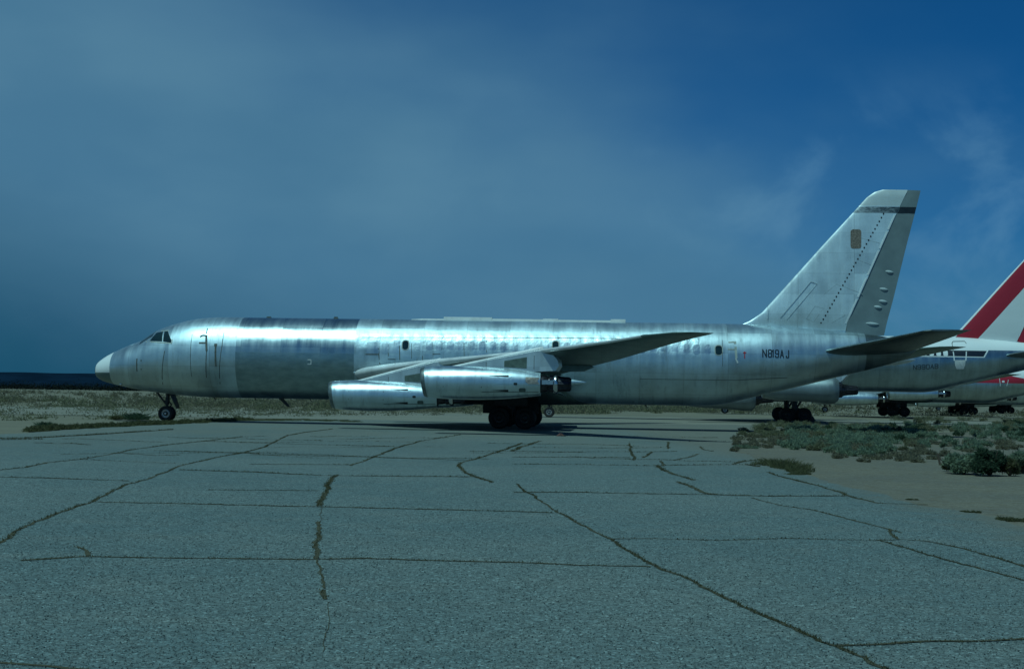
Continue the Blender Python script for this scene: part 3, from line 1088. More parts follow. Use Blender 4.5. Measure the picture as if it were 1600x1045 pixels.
    for side in (-1, 1):
        mg = ob('main_gear', cached('mg%d_%.2f' % (side, dz), lambda: strut_main(side)), root)
        for wx in (20.02, 21.18):
            for wy in (-.30, .30):
                wheel(mg, (wx, side * 2.85 + wy, .5), 'main', 'gear')

        for nm_, c_, sz_, an_ in (('outer', (20.55, side * 3.25, 1.55 + dz), (1.5, .05, 1.0), side * -.12), ('inner', (20.4, side * 1.25, 1.05 + dz), (2.6, .05, .75 if dz < .1 else .9), side * .2)):
            def door(c_=c_, sz_=sz_, an_=an_):
                mb = MB()
                mb.box(c_, sz_, Matrix.Rotation(an_, 3, 'X'))
                return mb.mesh('gear_door', [M['gear']])
            ob('gear_door', cached('gd%s%d_%.2f' % (nm_, side, dz), door), root)

    def strut_nose():
        mb = MB()
        mb.tube((3.60, 0, .37), (3.60, 0, .85), .06)
        mb.tube((3.60, 0, .80), (3.64, 0, 1.6 + dz), .10)
        mb.tube((3.60, -.26, .37), (3.60, .26, .37), .05)
        mb.tube((3.56, 0, .80), (2.95, 0, 1.55 + dz), .05)
        mb.tube((3.60, 0, .62), (3.82, 0, .78), .03)
        mb.tube((3.82, 0, .78), (3.66, 0, 1.0), .03)
        mb.tube((3.60, -.14, .98), (3.60, .14, .98), .07)
        mb.tube((3.2, -.1, 1.2), (3.62, -.1, .9), .025)
        return mb.mesh('nose_gear', [M['gear']])
    ng = ob('nose_gear', cached('ng_%.2f' % dz, strut_nose), root)
    for wy in (-.20, .20):
        wheel(ng, (3.60, wy, .37), 'nose')

    def nose_door():
        me = side_plate('nose_gear_door', [(3.78, 1.32 + dz), (4.08, 1.30 + dz), (4.32, .64 + dz * .6), (4.14, .62 + dz * .6)], -.28, .04, M['gear'], .03)
        return me
    ob('nose_gear_door', cached('ngd_%.2f' % dz, nose_door), root)
    return root, body, aft, fin, rud


def at_skin(px, py, root, surf=fus_y):
    """station and height of a pixel of the photograph on the near skin"""
    o, yaw = root.location, -root.rotation_euler[2]
    A = Vector((math.cos(yaw), -math.sin(yaw), 0)); S = Vector((math.sin(yaw), math.cos(yaw), 0))
    r = ray(px, py)
    C = Vector((0, 0, EYE))
    y = -1.7
    for _ in range(8):
        t = (y - (C - o).dot(S)) / r.dot(S)
        p = C + r * t - o
        x, z = p.dot(A), p.z
        y = surf(x, z)
    return x, z


YAW1 = math.radians(4)
jet, body, aft, fin, rud = build_aircraft('bare silver four-engined jetliner parked broadside in front, marked N819AJ', (-20.27, 69.4, 0), YAW1, 0.0, {}, True)
K = lambda px, py: at_skin(px, py, jet)
fwd = [c for c in jet.children if c.name.startswith('forward_fuselage')]
fwd.sort(key=lambda c: c.name)
fwdA, fwdB = fwd[0], fwd[1]
pol = [c for c in jet.children if c.name.startswith('polished')][0]

# cockpit windows
cock = ob('cockpit_window', patch('cockpit_window', [K(*p) for p in ((234.6, 532.2), (244.8, 519.6), (255, 518), (253.8, 533))], M['glass'], fus_y, 0.022, 7, .05, .07), fwdA)
ob('cockpit_window', patch('cockpit_window', [K(*p) for p in ((255.0, 533), (257.4, 517.8), (262.6, 517.2), (268, 531), (267.4, 535))], M['glass'], fus_y, 0.022, 7, .05, .07), fwdA)
ob('window_frame', strip_mesh('window_frame', [K(*p) for p in ((228, 533.6), (268.5, 536.2), (269.2, 531), (263.2, 516.2), (244, 518.2), (232.6, 532.8))], .05, M['hinge'], fus_y, 0.010), fwdA)
ws = []
for sx in (-1, 1):
    V = []
    for x in np.linspace(2.42, 3.06, 5):
        for k in range(5):
            t = 0.04 + (0.30 + .05 * (3.06 - x)) * k / 4
            a, b_ = TOP(x), BOT(x)
            V.append((x, sx * (WID(x) + .012) * math.sin(t * 1.9), (a + b_) / 2 + ((a - b_) / 2 + .012) * math.cos(t * 1.9)))
    Fc = [(i * 5 + j, i * 5 + j + 1, i * 5 + j + 6, i * 5 + j + 5) for i in range(4) for j in range(4)]
    me = mesh_of('windshield', V, Fc, [M['glass']], 60)
    ob('windshield', me, fwdA)
mb = MB(); mb.lathe([(-.075, .001), (-.06, .045), (-.03, .07), (0, .075), (.03, .07), (.05, .001)], 'y', n=20)
x, z = K(189, 600)
ob('landing_light', mb.mesh('landing_light', [M['steel']]), jet, (x, fus_y(x, z) - .0, z), (.4, 0, -.3))

# skin details along the near side: (x-z points come from the photograph)
S = lambda nm, pts, wd, mt, par, off=0.012: ob(nm, strip_mesh(nm, [K(*p) for p in pts], wd, M[mt], fus_y, off), par)
S('door_hinge', [(312.5, 526), (317, 523.8), (322, 524.2)], .07, 'seam', fwdA)
S('door_hinge', [(311, 535.6), (320.5, 535.6)], .07, 'seam', fwdA)
S('door_edge', [(322.6, 523.5), (322.9, 548)], .10, 'seam', fwdA)
S('door_edge', [(322.9, 548), (322.6, 590)], .04, 'seam', fwdA, .009)
S('door_edge', [(300.5, 522), (299.5, 588)], .02, 'seam', fwdA)
S('drain_stain', [(337, 540), (337.3, 572)], .08, 'seam', fwdB)
S('drain_stain', [(334.8, 538.6), (339.2, 538.8)], .12, 'seam', fwdB, .014)
S('skin_joint', [(353, 503), (350, 520), (347, 540), (343, 575), (344, 600)], .03, 'seam', fwdB)
S('skin_joint', [(326.5, 503), (324, 514), (322.5, 521)], .05, 'seam', fwdB)
S('pitot_stain', [(214, 560), (214, 580)], .06, 'seam', fwdA)
S('pitot_stain', [(220.5, 562), (220.7, 578)], .05, 'seam', fwdA)
S('skin_joint', [(257.3, 548), (257.3, 610)], .03, 'seam', fwdA)
# pale square marking on the polished section
q = [K(*p) for p in ((480.6, 562), (486, 562), (486, 569), (480.6, 569))]
for i, (a, b_) in enumerate(((0, 1), (1, 2), (2, 3))):
    ob('service_marking', strip_mesh('service_marking', [q[a], q[b_]], .045, M['pale_mark'], fus_y, .008 + .002 * i), pol)
# plugged cabin windows
zwin = K(800, 541)[1]
k = 0
wx = 14.05
open_at = [K(633.5, 539)[0], K(868, 540)[0], K(1123, 547)[0]]
while wx < 29.6:
    if all(abs(wx - o_) > .30 for o_ in open_at):
        me = patch('window_plug', rrect(wx + random.uniform(-.02, .02), zwin + random.uniform(-.015, .015), .31, .46, .13), M['plug'], fus_y, random.uniform(.004, .010), 2, .03)
        # each plug sits at its own slight tilt
        tx, tz = random.uniform(-.03, .03), random.uniform(-.035, .035)
        for v in me.vertices:
            v.co.y += tx * (v.co.x - wx) + tz * (v.co.z - zwin)
        ob('window_plug', me, body)
    wx += .4985
    k += 1
for o_, (px_, py_), w_ in zip(open_at, ((633.5, 539), (868, 540), (1123, 547)), (.27, .27, .30)):
    xx, zz = K(px_, py_)
    ob('cabin_window', patch('cabin_window', rrect(xx, zz, w_, .42, .12), M['glass'], fus_y, .014, 2), body)
    ob('window_frame', strip_mesh('window_frame', rrect(xx, zz, w_ + .05, .47, .14) + [rrect(xx, zz, w_ + .05, .47, .14)[0]], .045, M['hinge'], fus_y, .010), body)
# creased riveted strips round the former doors
for pts, wd, mt in (([(571, 553.5), (592, 553.6)], .05, 'seam'), ([(592, 541), (592, 556), (594, 572)], .035, 'seam'), ([(607, 539), (607.2, 556)], .03, 'seam'),
                    ([(624.5, 540), (624.6, 562)], .04, 'seam'), ([(566, 527), (700, 527), (860, 527.6), (985, 529)], .022, 'seam'),
                    ([(643, 536), (643.2, 560)], .02, 'seam'), ([(660, 556), (660, 568)], .025, 'seam'), ([(676, 553), (688, 553)], .025, 'seam'),
                    ([(725, 536), (725.3, 556)], .03, 'seam'), ([(760, 532), (760.2, 550)], .03, 'seam'), ([(606, 561), (618, 561)], .03, 'seam')):
    S('skin_joint', pts, wd, mt, body)
for a, b_, c_, d_ in ((574, 534, 592, 552), (609, 537, 623, 552), (608, 555, 622, 561), (597, 536, 606, 552), (630, 556, 642, 566), (645, 557, 659, 568), (663, 553, 675, 560), (742, 553, 758, 556)):
    P0, P1 = K(a, b_), K(c_, d_)
    ob('repair_panel', patch('repair_panel', rrect((P0[0] + P1[0]) / 2, (P0[1] + P1[1]) / 2, abs(P1[0] - P0[0]), abs(P1[1] - P0[1]), .04), M['nacelle'], fus_y, random.uniform(.006, .012), 2, .03), body)
# rear door
S('door_hinge', [(1138, 534.5), (1148, 534)], .06, 'hinge', body)
S('door_hinge', [(1137, 545.5), (1147.5, 545.8)], .06, 'hinge', aft)
S('door_edge', [(1148.3, 533), (1150.5, 560)], .11, 'hinge', aft)
S('door_edge', [(1149.5, 560), (1153, 567)], .07, 'pale_mark', aft)
S('door_edge', [(1128.5, 531), (1129, 572)], .02, 'seam', body)
S('red_arrow', [(1163.3, 549), (1163.6, 560)], .045, 'red_paint', aft)
S('red_arrow', [(1161, 551), (1166, 551)], .05, 'red_paint', aft, .014)
S('skin_joint', [(1000, 592), (1150, 594), (1230, 590)], .02, 'seam', aft)
# registration
hL = abs(K(1191, 546)[1] - K(1191, 557.2)[1])
for ch, px_, py_, wd_ in (('N', 1191.8, 557.4, 5.6), ('8', 1200.6, 557.6, 4.8), ('1', 1206.4, 557.9, 5.0), ('9', 1211.6, 558.0, 4.9), ('A', 1219.3, 558.5, 4.9), ('J', 1228.6, 558.6, 4.4)):
    x, z = K(px_, py_)
    ob('registration_letter', letter_mesh(ch, x, z, hL, wd_ / 33.6, M['black_paint'], fus_y), aft)
# roof fairing strip, in the steps the photograph shows
for a, b_, h in ((655, 706, .05), (706, 782, .15), (782, 862, .09), (862, 886, .12), (886, 968, .08), (968, 991, .14)):
    x0, x1 = (a - 151) / 32.85 + .15, (b_ - 151) / 32.85 + .15
    mb = MB()
    n = 6
    V, Fc = [], []
    for i in range(n + 1):
        x = x0 + (x1 - x0) * i / n
        hh = h * (.25 + .75 * min(1, i / 2)) if a == 655 else h
        for yy, zz in ((-.26, -.05), (-.20, hh * .8), (-.1, hh), (.1, hh), (.20, hh * .8), (.26, -.05)):
            V.append((x, yy, 5.08 + zz))
    for i in range(n):
        for j in range(5):
            Fc.append((i * 6 + j, i * 6 + 6 + j, i * 6 + 7 + j, i * 6 + 1 + j))
    Fc += [tuple(range(6)), tuple(n * 6 + i for i in range(5, -1, -1))]
    me = mesh_of('roof_fairing', V, Fc, [M['pylon']], 25)
    me.materials.clear(); me.materials.append(M['dull_white'])
    ob('roof_fairing', me, jet)
for px_, py_, h_, w_ in ((425, 496, .03, .16), (532, 497.6, .06, .16)):
    mb = MB(); mb.box((0, 0, h_ / 2), (w_, .06, h_ + .04)); mb.box((0, 0, 0), (w_ * 1.4, .12, .05))
    ob('roof_antenna', mb.mesh('roof_antenna', [M['seam']]), jet, ((px_ - 151) / 32.6 + .1, 0, 5.09))
# aerial blade below the belly and small drains
ob('belly_antenna', side_plate('belly_antenna', [(9.05, 1.20), (9.32, 1.20), (9.66, .80), (9.5, .80)], 0, .06, M['gear'], .02), jet)
for xd in (5.9, 7.9, 10.6, 13.9, 26.7):
    mb = MB(); mb.tube((0, 0, 0), (.08, 0, -.13), .03, .02, 8)
    ob('drain_mast', mb.mesh('drain_mast', [M['gear']]), jet, (xd, 0, 1.20))

# fin details
def fin_y(x, z, off=0.0):
    t = min(max((z - 4.9) / 6.6, 0), 1)
    return -((.055 + .14 * (1 - t) ** 1.0) + .018 * 1 + off)


def fin_half(x, z):
    zs = (4.95, 5.22, 5.62, 6.30, 8.79, 10.42, 11.12, 11.38, 11.50)
    hs = (.05, .12, .17, .19, .14, .10, .085, .07, .03)
    return float(np.interp(z, zs, hs))


def fin_s(x, z, off=0.0): return -(fin_half(x, z) * 1.035 + off)
def rud_s(x, z, off=0.0):
    xl = 36.05 + (z - 5.02) * .436
    xt = 37.90 + (z - 5.02) * .25
    u = min(max((x - xl) / (xt - xl), 0), 1)
    h = float(np.interp(z, (4.62, 5.22, 6.30, 8.79, 10.42, 11.12, 11.49), (.13, .14, .155, .11, .085, .075, .03)))
    return -(h * (1 - .94 * u if u > .5 else 1 - .76 * u) + off + .004)


ob('scraped_patch', patch('scraped_patch', rrect(36.49, 9.14, .50, .92, .13), M['brown_patch'], fin_s, .004, 3, .02), fin)
for i in range(31):                      # row of open fastener holes
    t = i / 30
    xx, zz = 34.80 + (37.77 - 34.80) * t, 4.98 + (10.34 - 4.98) * t
    ob('fastener_hole', cached('fh%d' % i, lambda: patch('fastener_hole', rrect(xx, zz, .07, .085, .03, 2), M['dark'], fin_s, .006, 1, .02)), fin)
hx = lambda z: 36.02 + (z - 5.02) * .436 - .035
for a, b_ in ((5.15, 6.3), (6.4, 7.3), (7.45, 8.6), (8.7, 9.5), (9.6, 10.3)):
    ob('rudder_hinge_cover', strip_mesh('rudder_hinge_cover', [(hx(a), a), (hx(b_), b_)], .07, M['white'], fin_s, .012), fin)
for pts in ([(35.2, 5.05), (36.0, 5.55)], [(35.9, 6.9), (36.8, 6.55)], [(36.5, 8.2), (37.25, 7.9)], [(33.0, 5.4), (34.4, 7.1)], [(33.3, 5.3), (34.7, 7.0)], [(34.4, 7.1), (34.7, 7.0)],
            [(34.2, 5.35), (34.6, 5.95), (35.0, 5.85), (34.55, 5.2), (34.2, 5.35)], [(35.0, 6.5), (35.6, 7.0), (35.8, 6.9)], [(32.41, 5.25), (32.41, 6.0)], [(36.7, 9.2), (37.6, 8.95)]):
    ob('panel_seam', strip_mesh('panel_seam', pts, .014, M['faint'], fin_s, .003), fin)
ob('dark_band', patch('dark_band', [(38.42, 10.38), (39.23, 10.38), (39.30, 10.68), (38.55, 10.68)], M['black_paint'], rud_s, .004, 3, .01), rud)
for (a, b_, c_) in ((1390, 424, 13), (1381, 451, 14), (1380, 470, 14), (1372, 479, 13), (1363, 505, 22)):
    xx, zz = at_skin(a, b_, jet, lambda x, z, off=0.0: -.1)
    mb = MB()
    n = 10
    V, Fc = [], []
    L = c_ / 33.2
    for i in range(n + 1):
        u = i / n
        r = .075 * math.sin(PI * min(1, .08 + u * .95)) ** .6
        for j in range(10):
            t = 2 * PI * j / 10
            V.append((L * (u - .5), r * .8 * math.cos(t), r * math.sin(t) - .05 * u))
    for i in range(n):
        for j in range(10):
            j2 = (j + 1) % 10
            Fc.append((i * 10 + j, i * 10 + j2, i * 10 + 10 + j2, i * 10 + 10 + j))
    ob('actuator_bulge', mesh_of('actuator_bulge', V, Fc, [M['bulge']], 60), rud, (xx, rud_s(xx, zz), zz))

# ------------------------------------------------------------------ the other aircraft
def far_jet(label, nose_px, D, off_py, yaw, dz, st):
    """nose wheel under a pixel column, at distance D"""
    x = (nose_px - 800) / F_PX * D
    loc = (x - 3.6 * math.cos(yaw), D + 3.6 * math.sin(yaw), 0)
    return build_aircraft(label, loc, yaw, dz, st)


YB = math.radians(5.5)
jet2, body2, aft2, fin2, rud2 = far_jet('silver jetliner with red and white tail fin and white roof, marked N990AB', 860, 101.5, 0, YB, 1.0,
                                       {'skin': 'skin_two', 'fin': 'fin_two', 'fan': True, 'nac': 'nacelle_dull', 'pods': True})
jet3, body3, aft3, fin3, rud3 = far_jet('jetliner with a broad red stripe along its side, just behind the N990AB jet', 1134, 146.5, 0, YB, 0.30,
                                       {'skin': 'skin_three', 'fin': 'fin_two'})
far_jet('silver jetliner seen under the red-striped one, its nose wheel left of the silver nacelle', 1290, 179, 0, YAW1, 0.15, {})
far_jet('distant silver jetliner whose wheels show between the last two at the right edge', 1387, 216, 0, YAW1, 0.15, {})
far_jet('farthest silver jetliner, its main wheels at the right edge of the photo', 1467, 252, 0, YAW1, 0.15, {})

K2 = lambda px, py: at_skin(px, py, jet2)
# window blanks, door and lettering of the second aircraft
body2_surf = lambda x, z, off=0.0: fus_y(x, z - 1.0, off)


def K2(px, py):
    x, z = at_skin(px, py, jet2, lambda x, z, off=0.0: fus_y(x, z - 1.0, off))
    return x, z - 1.0


for i in range(7):
    x, z = K2(1477.5 - 10.9 * i, 554.6 + .2 * i)
    if i == 0:
        zw2 = 3.885
    ob('window_blank', patch('window_blank', rrect(x, zw2, .31, .42, .12), M['white'], fus_y, .012, 2), body2)
dA, dB, dC, dD = [K2(*p) for p in ((1487.5, 534), (1509, 533), (1509.5, 573), (1492, 575))]
pts = [K2(*p) for p in ((1489.5, 550), (1487.3, 536), (1489, 533.3), (1507, 533), (1509.4, 536), (1510, 549))]
ob('door_edge', strip_mesh('door_edge', pts, .05, M['seam'], fus_y, .014), body2)
pts = [K2(*p) for p in ((1489.3, 549), (1491, 563.5))]
ob('door_edge', strip_mesh('door_edge', pts, .07, M['white'], fus_y, .016), body2)
pts = [K2(*p) for p in ((1509.8, 549), (1509, 563.5))]
ob('door_edge', strip_mesh('door_edge', pts, .07, M['white'], fus_y, .016), body2)
pts = [K2(*p) for p in ((1491.5, 562.5), (1508.5, 562.5), (1508, 570), (1505.5, 576.5), (1494.5, 576.5), (1492.3, 571))]
ob('door_lower_panel', patch('door_lower_panel', pts, M['pale_mark'], fus_y, .012), body2)
h2 = abs(K2(1440, 570)[1] - K2(1440, 576.6)[1])
for i, ch in enumerate('N990AB'):
    x, z = K2(1427 + 6.75 * i, 577.2 - .35 * i)
    ob('registration_letter', letter_mesh(ch, x, z, h2, .20, M['black_paint'], fus_y), body2)


def K3(px, py):
    x, z = at_skin(px, py, jet3, lambda x, z, off=0.0: fus_y(x, z - .30, off))
    return x, z - .30


for a, b_ in (((1561.5, 591), (1563, 603)), ((1575.5, 593), (1573, 603))):
    ob('door_edge', strip_mesh('door_edge', [K3(*a), K3(*b_)], .07, M['pale_mark'], fus_y, .014), body3)
x, z = K3(1567.5, 596)
ob('door_window', patch('door_window', rrect(x, z, .25, .2, .06), M['white'], fus_y, .016, 2), body3)


# ------------------------------------------------------------------ the ground
def ground_mat(name, cols, scale=0.15, bump=0.3, speck=0.0, speck_scale=40, dist=0.03, streak=False, drift=False):
    m, nt, b = principled(name)
    co = nt.new('ShaderNodeTexCoord').outputs['Object']
    n1_ = nt.noise(nt.map(co, (1, 2.5, 1)) if streak else co, scale, 7, 0.6)
    n2_ = nt.noise(co, scale * 9, 6, 0.65)
    c = nt.mix(nt.rng(n1_, 0.35, 0.65), cols[0], cols[1])
    c = nt.mix(nt.math('MULTIPLY', nt.rng(n2_, 0.45, 0.75), 0.7), c, cols[2])
    if speck:
        sp = nt.voro(co, speck_scale, 'Color')
        sx_, _, _ = nt.sep(sp)
        sp2, _, _ = nt.sep(nt.voro(co, speck_scale * 0.42, 'Color'))
        sp3, _, _ = nt.sep(nt.voro(co, speck_scale * 2.3, 'Color'))
        f = nt.math('ADD', nt.math('MULTIPLY', nt.math('SUBTRACT', sx_, 0.5), speck), 1.0)
        f = nt.math('ADD', f, nt.math('MULTIPLY', nt.math('SUBTRACT', sp2, 0.5), speck * 0.55))
        f = nt.math('ADD', f, nt.math('MULTIPLY', nt.math('SUBTRACT', sp3, 0.5), speck * 0.5))
        f = nt.math('ADD', f, nt.math('MULTIPLY', nt.math('GREATER_THAN', sx_, 0.965), speck * 1.1))
        cc = nt.new('ShaderNodeCombineXYZ')
        for i in range(3):
            nt.put(cc.inputs[i], f)
        c = nt.mix(1.0, c, cc.outputs[0], 'MULTIPLY')
        hh = sx_
    else:
        hh = n2_
    if drift:       # sand blown over the ragged right edge, and dust over the far part
        A_, B_ = gp(1205, 724), gp(1575, 818)
        tv = (B_ - A_).normalized()
        xx, yy, _ = nt.sep(co)
        dd = nt.math('ADD', nt.math('MULTIPLY', nt.math('SUBTRACT', xx, A_.x), tv.y), nt.math('MULTIPLY', nt.math('SUBTRACT', yy, A_.y), -tv.x))
        if tv.y < 0:
            dd = nt.math('MULTIPLY', dd, -1.0)
        nn_ = nt.noise(co, 1.3, 6, 0.65)
        mk = nt.rng(nt.math('ADD', dd, nt.math('MULTIPLY', nt.math('SUBTRACT', nn_, 0.5), 3.2)), -1.3, .5)
        c = nt.mix(nt.math('MULTIPLY', mk, .85), c, (0.15, 0.14, 0.115))
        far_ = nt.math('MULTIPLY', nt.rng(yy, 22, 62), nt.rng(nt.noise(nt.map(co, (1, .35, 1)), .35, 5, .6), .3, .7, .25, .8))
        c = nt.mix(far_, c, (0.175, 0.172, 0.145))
    nt.put(b.inputs['Base Color'], c)
    b.inputs['Roughness'].default_value = 0.95
    b.inputs['Specular IOR Level'].default_value = 0.2
    nt.put(b.inputs['Normal'], nt.bump(hh, bump, dist))
    return m


M['sand'] = ground_mat('desert sand', [(0.185, 0.165, 0.12), (0.155, 0.14, 0.105), (0.22, 0.20, 0.145)], 0.05, 0.4, streak=True)
M['dirt'] = ground_mat('gritty dirt beside the apron', [(0.17, 0.150, 0.115), (0.145, 0.132, 0.108), (0.125, 0.090, 0.055)], 0.45, 0.6, 0.28, 30, dist=0.02)
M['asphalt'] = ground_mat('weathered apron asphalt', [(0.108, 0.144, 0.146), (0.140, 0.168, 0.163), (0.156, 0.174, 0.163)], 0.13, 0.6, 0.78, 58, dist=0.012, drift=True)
M['taxi'] = ground_mat('pale old pavement', [(0.22, 0.205, 0.165), (0.19, 0.18, 0.15), (0.165, 0.148, 0.115)], 0.08, 0.2, 0.15, 20, streak=True)
M['crack'] = ground_mat('dirt filled crack', [(0.075, 0.068, 0.042), (0.09, 0.08, 0.05), (0.05, 0.05, 0.036)], 4, 0.6)
M['hill'] = simple('dark distant ridge', (0.006, 0.017, 0.034), 1.0, 0, 0.25, 0.004, 0.0)
M['treeline'] = simple('dark distant scrub', (0.012, 0.016, 0.014), 1.0, 0, 0.4, 0.05, 0.0)


def leaf_mat(name, a, b_):
    m, nt, bs = principled(name)
    oi = nt.new('ShaderNodeNewGeometry').outputs['Random Per Island']
    nt.put(bs.inputs['Base Color'], nt.mix(oi, a, b_))
    bs.inputs['Roughness'].default_value = 0.8
    bs.inputs['Specular IOR Level'].default_value = 0.15
    tr = nt.new('ShaderNodeBsdfTranslucent')
    nt.put(tr.inputs[0], nt.mix(oi, a, b_))
    ms = nt.new('ShaderNodeMixShader')
    ms.inputs[0].default_value = 0.58
    nt.l.new(bs.outputs[0], ms.inputs[1]); nt.l.new(tr.outputs[0], ms.inputs[2])
    nt.l.new(ms.outputs[0], nt.n['Material Output'].inputs[0])
    return m


M['sage'] = leaf_mat('sagebrush leaves', (0.13, 0.18, 0.125), (0.28, 0.34, 0.23))
M['dark_green'] = leaf_mat('dark green leaves', (0.025, 0.05, 0.03), (0.09, 0.14, 0.085))
M['dry'] = leaf_mat('dry grass', (0.075, 0.070, 0.035), (0.145, 0.130, 0.07))
M['weed'] = leaf_mat('olive weeds', (0.065, 0.075, 0.035), (0.17, 0.165, 0.085))
M['straw'] = leaf_mat('straw scrub', (0.14, 0.13, 0.085), (0.25, 0.225, 0.15))
M['olive'] = leaf_mat('olive brush', (0.13, 0.14, 0.075), (0.25, 0.24, 0.15))
M['twig'] = simple('woody stems', (0.09, 0.065, 0.045), 0.9)

# desert floor: a grid fine near the camera and coarse far out
def desert():
    ys = [-60, -20, 0, 10, 20] + [20 + 4 * i for i in range(1, 50)] + [230, 270, 330, 420, 560, 800, 1200, 2000, 4000, 9000, 16000]
    xs = [-16000, -6000, -2500, -1000, -400, -200] + [-140 + 5 * i for i in range(57)] + [200, 400, 1000, 2500, 6000, 16000]
    V, Fc = [], []
    for y in ys:
        for x in xs:
            z = -0.030
            if 120 < y < 2000:
                z += 0.10 * math.sin(x * .05 + y * .11) * math.sin(y * .07) - .1
            V.append((x, y, z))
    nx = len(xs)
    for j in range(len(ys) - 1):
        for i in range(nx - 1):
            Fc.append((j * nx + i, j * nx + i + 1, (j + 1) * nx + i + 1, (j + 1) * nx + i))
    return mesh_of('desert_ground', V, Fc, [M['sand']], 60)


tag(ob('desert_ground', desert()), 'flat pale desert floor reaching the dark ridge', kind='structure')


def sheet(name, pts, z, mat, jag=0.25, step=0.6):
    """flat sheet with a ragged edge"""
    Q = []
    for i in range(len(pts)):
        a, b_ = np.array(pts[i][:2], float), np.array(pts[(i + 1) % len(pts)][:2], float)
        L = np.linalg.norm(b_ - a)
        m = min(400, max(1, int(L / step)))
        nn = np.array([-(b_ - a)[1], (b_ - a)[0]]) / (L + 1e-9)
        ph = 0.0
        for k in range(m):
            ph = ph * .75 + random.uniform(-1, 1) * jag * .6
            edge = math.sin(PI * k / m) ** .3 if k else 0
            Q.append(a + (b_ - a) * k / m + nn * ph * edge)
    bm = bmesh.new()
    vs = [bm.verts.new((q[0], q[1], z)) for q in Q]
    es = [bm.edges.new((vs[i], vs[(i + 1) % len(vs)])) for i in range(len(vs))]
    bmesh.ops.triangle_fill(bm, edges=es, use_beauty=True)
    bmesh.ops.recalc_face_normals(bm, faces=bm.faces[:])
    for f in bm.faces:
        if f.normal.z < 0:
            f.normal_flip()
    me = bpy.data.meshes.new(name)
    bm.to_mesh(me); bm.free()
    me.materials.append(mat)
    return ob(name, me)


tx = sheet('taxiway', [(-75, 84), (-30, 81), (15, 79), (60, 84), (110, 92), (150, 104), (150, 132), (60, 118), (0, 112), (-75, 118)], -0.010, M['taxi'], .8, 1.5)
tag(tx, 'pale old pavement running behind the first jetliner', kind='structure')
edge_px = [(1222, 668), (1160, 676), (1146, 690), (1152, 703), (1180, 716), (1215, 727), (1262, 742), (1330, 762), (1420, 784), (1520, 800), (1640, 832)]
ap = [gp(*p) for p in edge_px]
apron_pts = [(-60, -8), (-60, 50), tuple(gp(-60, 681)[:2]), tuple(gp(45, 676)[:2]), tuple(gp(200, 664)[:2]), tuple(gp(380, 657)[:2]), (-10, 80), (15, 84), (38, 84), tuple(gp(1230, 659)[:2])]
apron_pts += [tuple(p[:2]) for p in ap] + [(14, -8)]
tag(sheet('apron', apron_pts, 0.0, M['asphalt'], .22, .5), 'weathered grey asphalt apron crossed by weedy cracks', kind='structure')
dirt_pts = [tuple(gp(*p)[:2]) for p in ((1130, 686), (1150, 720), (1230, 748), (1330, 775), (1450, 812), (1560, 850))] + [(14, 14), (60, 20), (75, 60), (60, 79), (30, 79), (13, 66)]
tag(sheet('dirt_ground', dirt_pts, -0.008, M['dirt'], .4, 1.0), 'gritty brown dirt right of the apron edge', kind='structure')


# ridge on the horizon
def ridge(name, dist, hfun, mat, x0, x1, depth, n=260):
    V, Fc = [], []
    for i in range(n + 1):
        x = x0 + (x1 - x0) * i / n
        h = hfun(x)
        for k, (fy, fh) in enumerate(((-.5, 0), (-.3, .35), (-.15, .75), (0, 1), (.3, .5), (.6, 0))):
            jitter = 1 + .015 * math.sin(x * .013 + k * 2.1) * (1 if 0 < k < 5 else 0)
            V.append((x, dist + fy * depth, h * fh * jitter - (1 if fh == 0 else 0)))
    for i in range(n):
        for k in range(5):
            a = i * 6 + k
            Fc.append((a, a + 6, a + 7, a + 1))
    return ob(name, mesh_of(name, V, Fc, [mat], 40))


def hill_h(x):
    v = 0
    for f, a, p in ((.0008, 1, .4), (.0021, .35, 1.7), (.0055, .14, .2), (.014, .05, 2.2)):
        v += a * math.sin(x * f + p)
    return 97 + 0.25 * v


tag(ridge('hills', 9500, hill_h, M['hill'], -9000, 9000, 1800), 'long dark flat-topped ridge along the horizon', kind='structure')


# ------------------------------------------------------------------ plants
def blades(V, Fc, c, n, r, h, wd, lean=.5, flat=1.0, seed=None, leaf=False):
    R = random
    for _ in range(n):
        a = R.uniform(0, 2 * PI)
        rr = r * math.sqrt(R.random())
        bx, by = c[0] + rr * math.cos(a), c[1] + rr * math.sin(a) * flat
        hh = h * R.uniform(.45, 1.0) * (1 - .5 * (rr / (r + 1e-6)) ** 2)
        dx_, dy_ = R.gauss(0, lean) * hh, R.gauss(0, lean) * hh
        wa = R.uniform(0, PI)
        wx_, wy_ = wd / 2 * math.cos(wa), wd / 2 * math.sin(wa)
        b0 = len(V)
        V += [(bx - wx_, by - wy_, c[2]), (bx + wx_, by + wy_, c[2]), (bx + dx_ * .5 + wx_ * .7, by + dy_ * .5 + wy_ * .7, c[2] + hh * .6), (bx + dx_, by + dy_, c[2] + hh)]
        Fc += [(b0, b0 + 1, b0 + 2), (b0, b0 + 2, b0 + 3)]


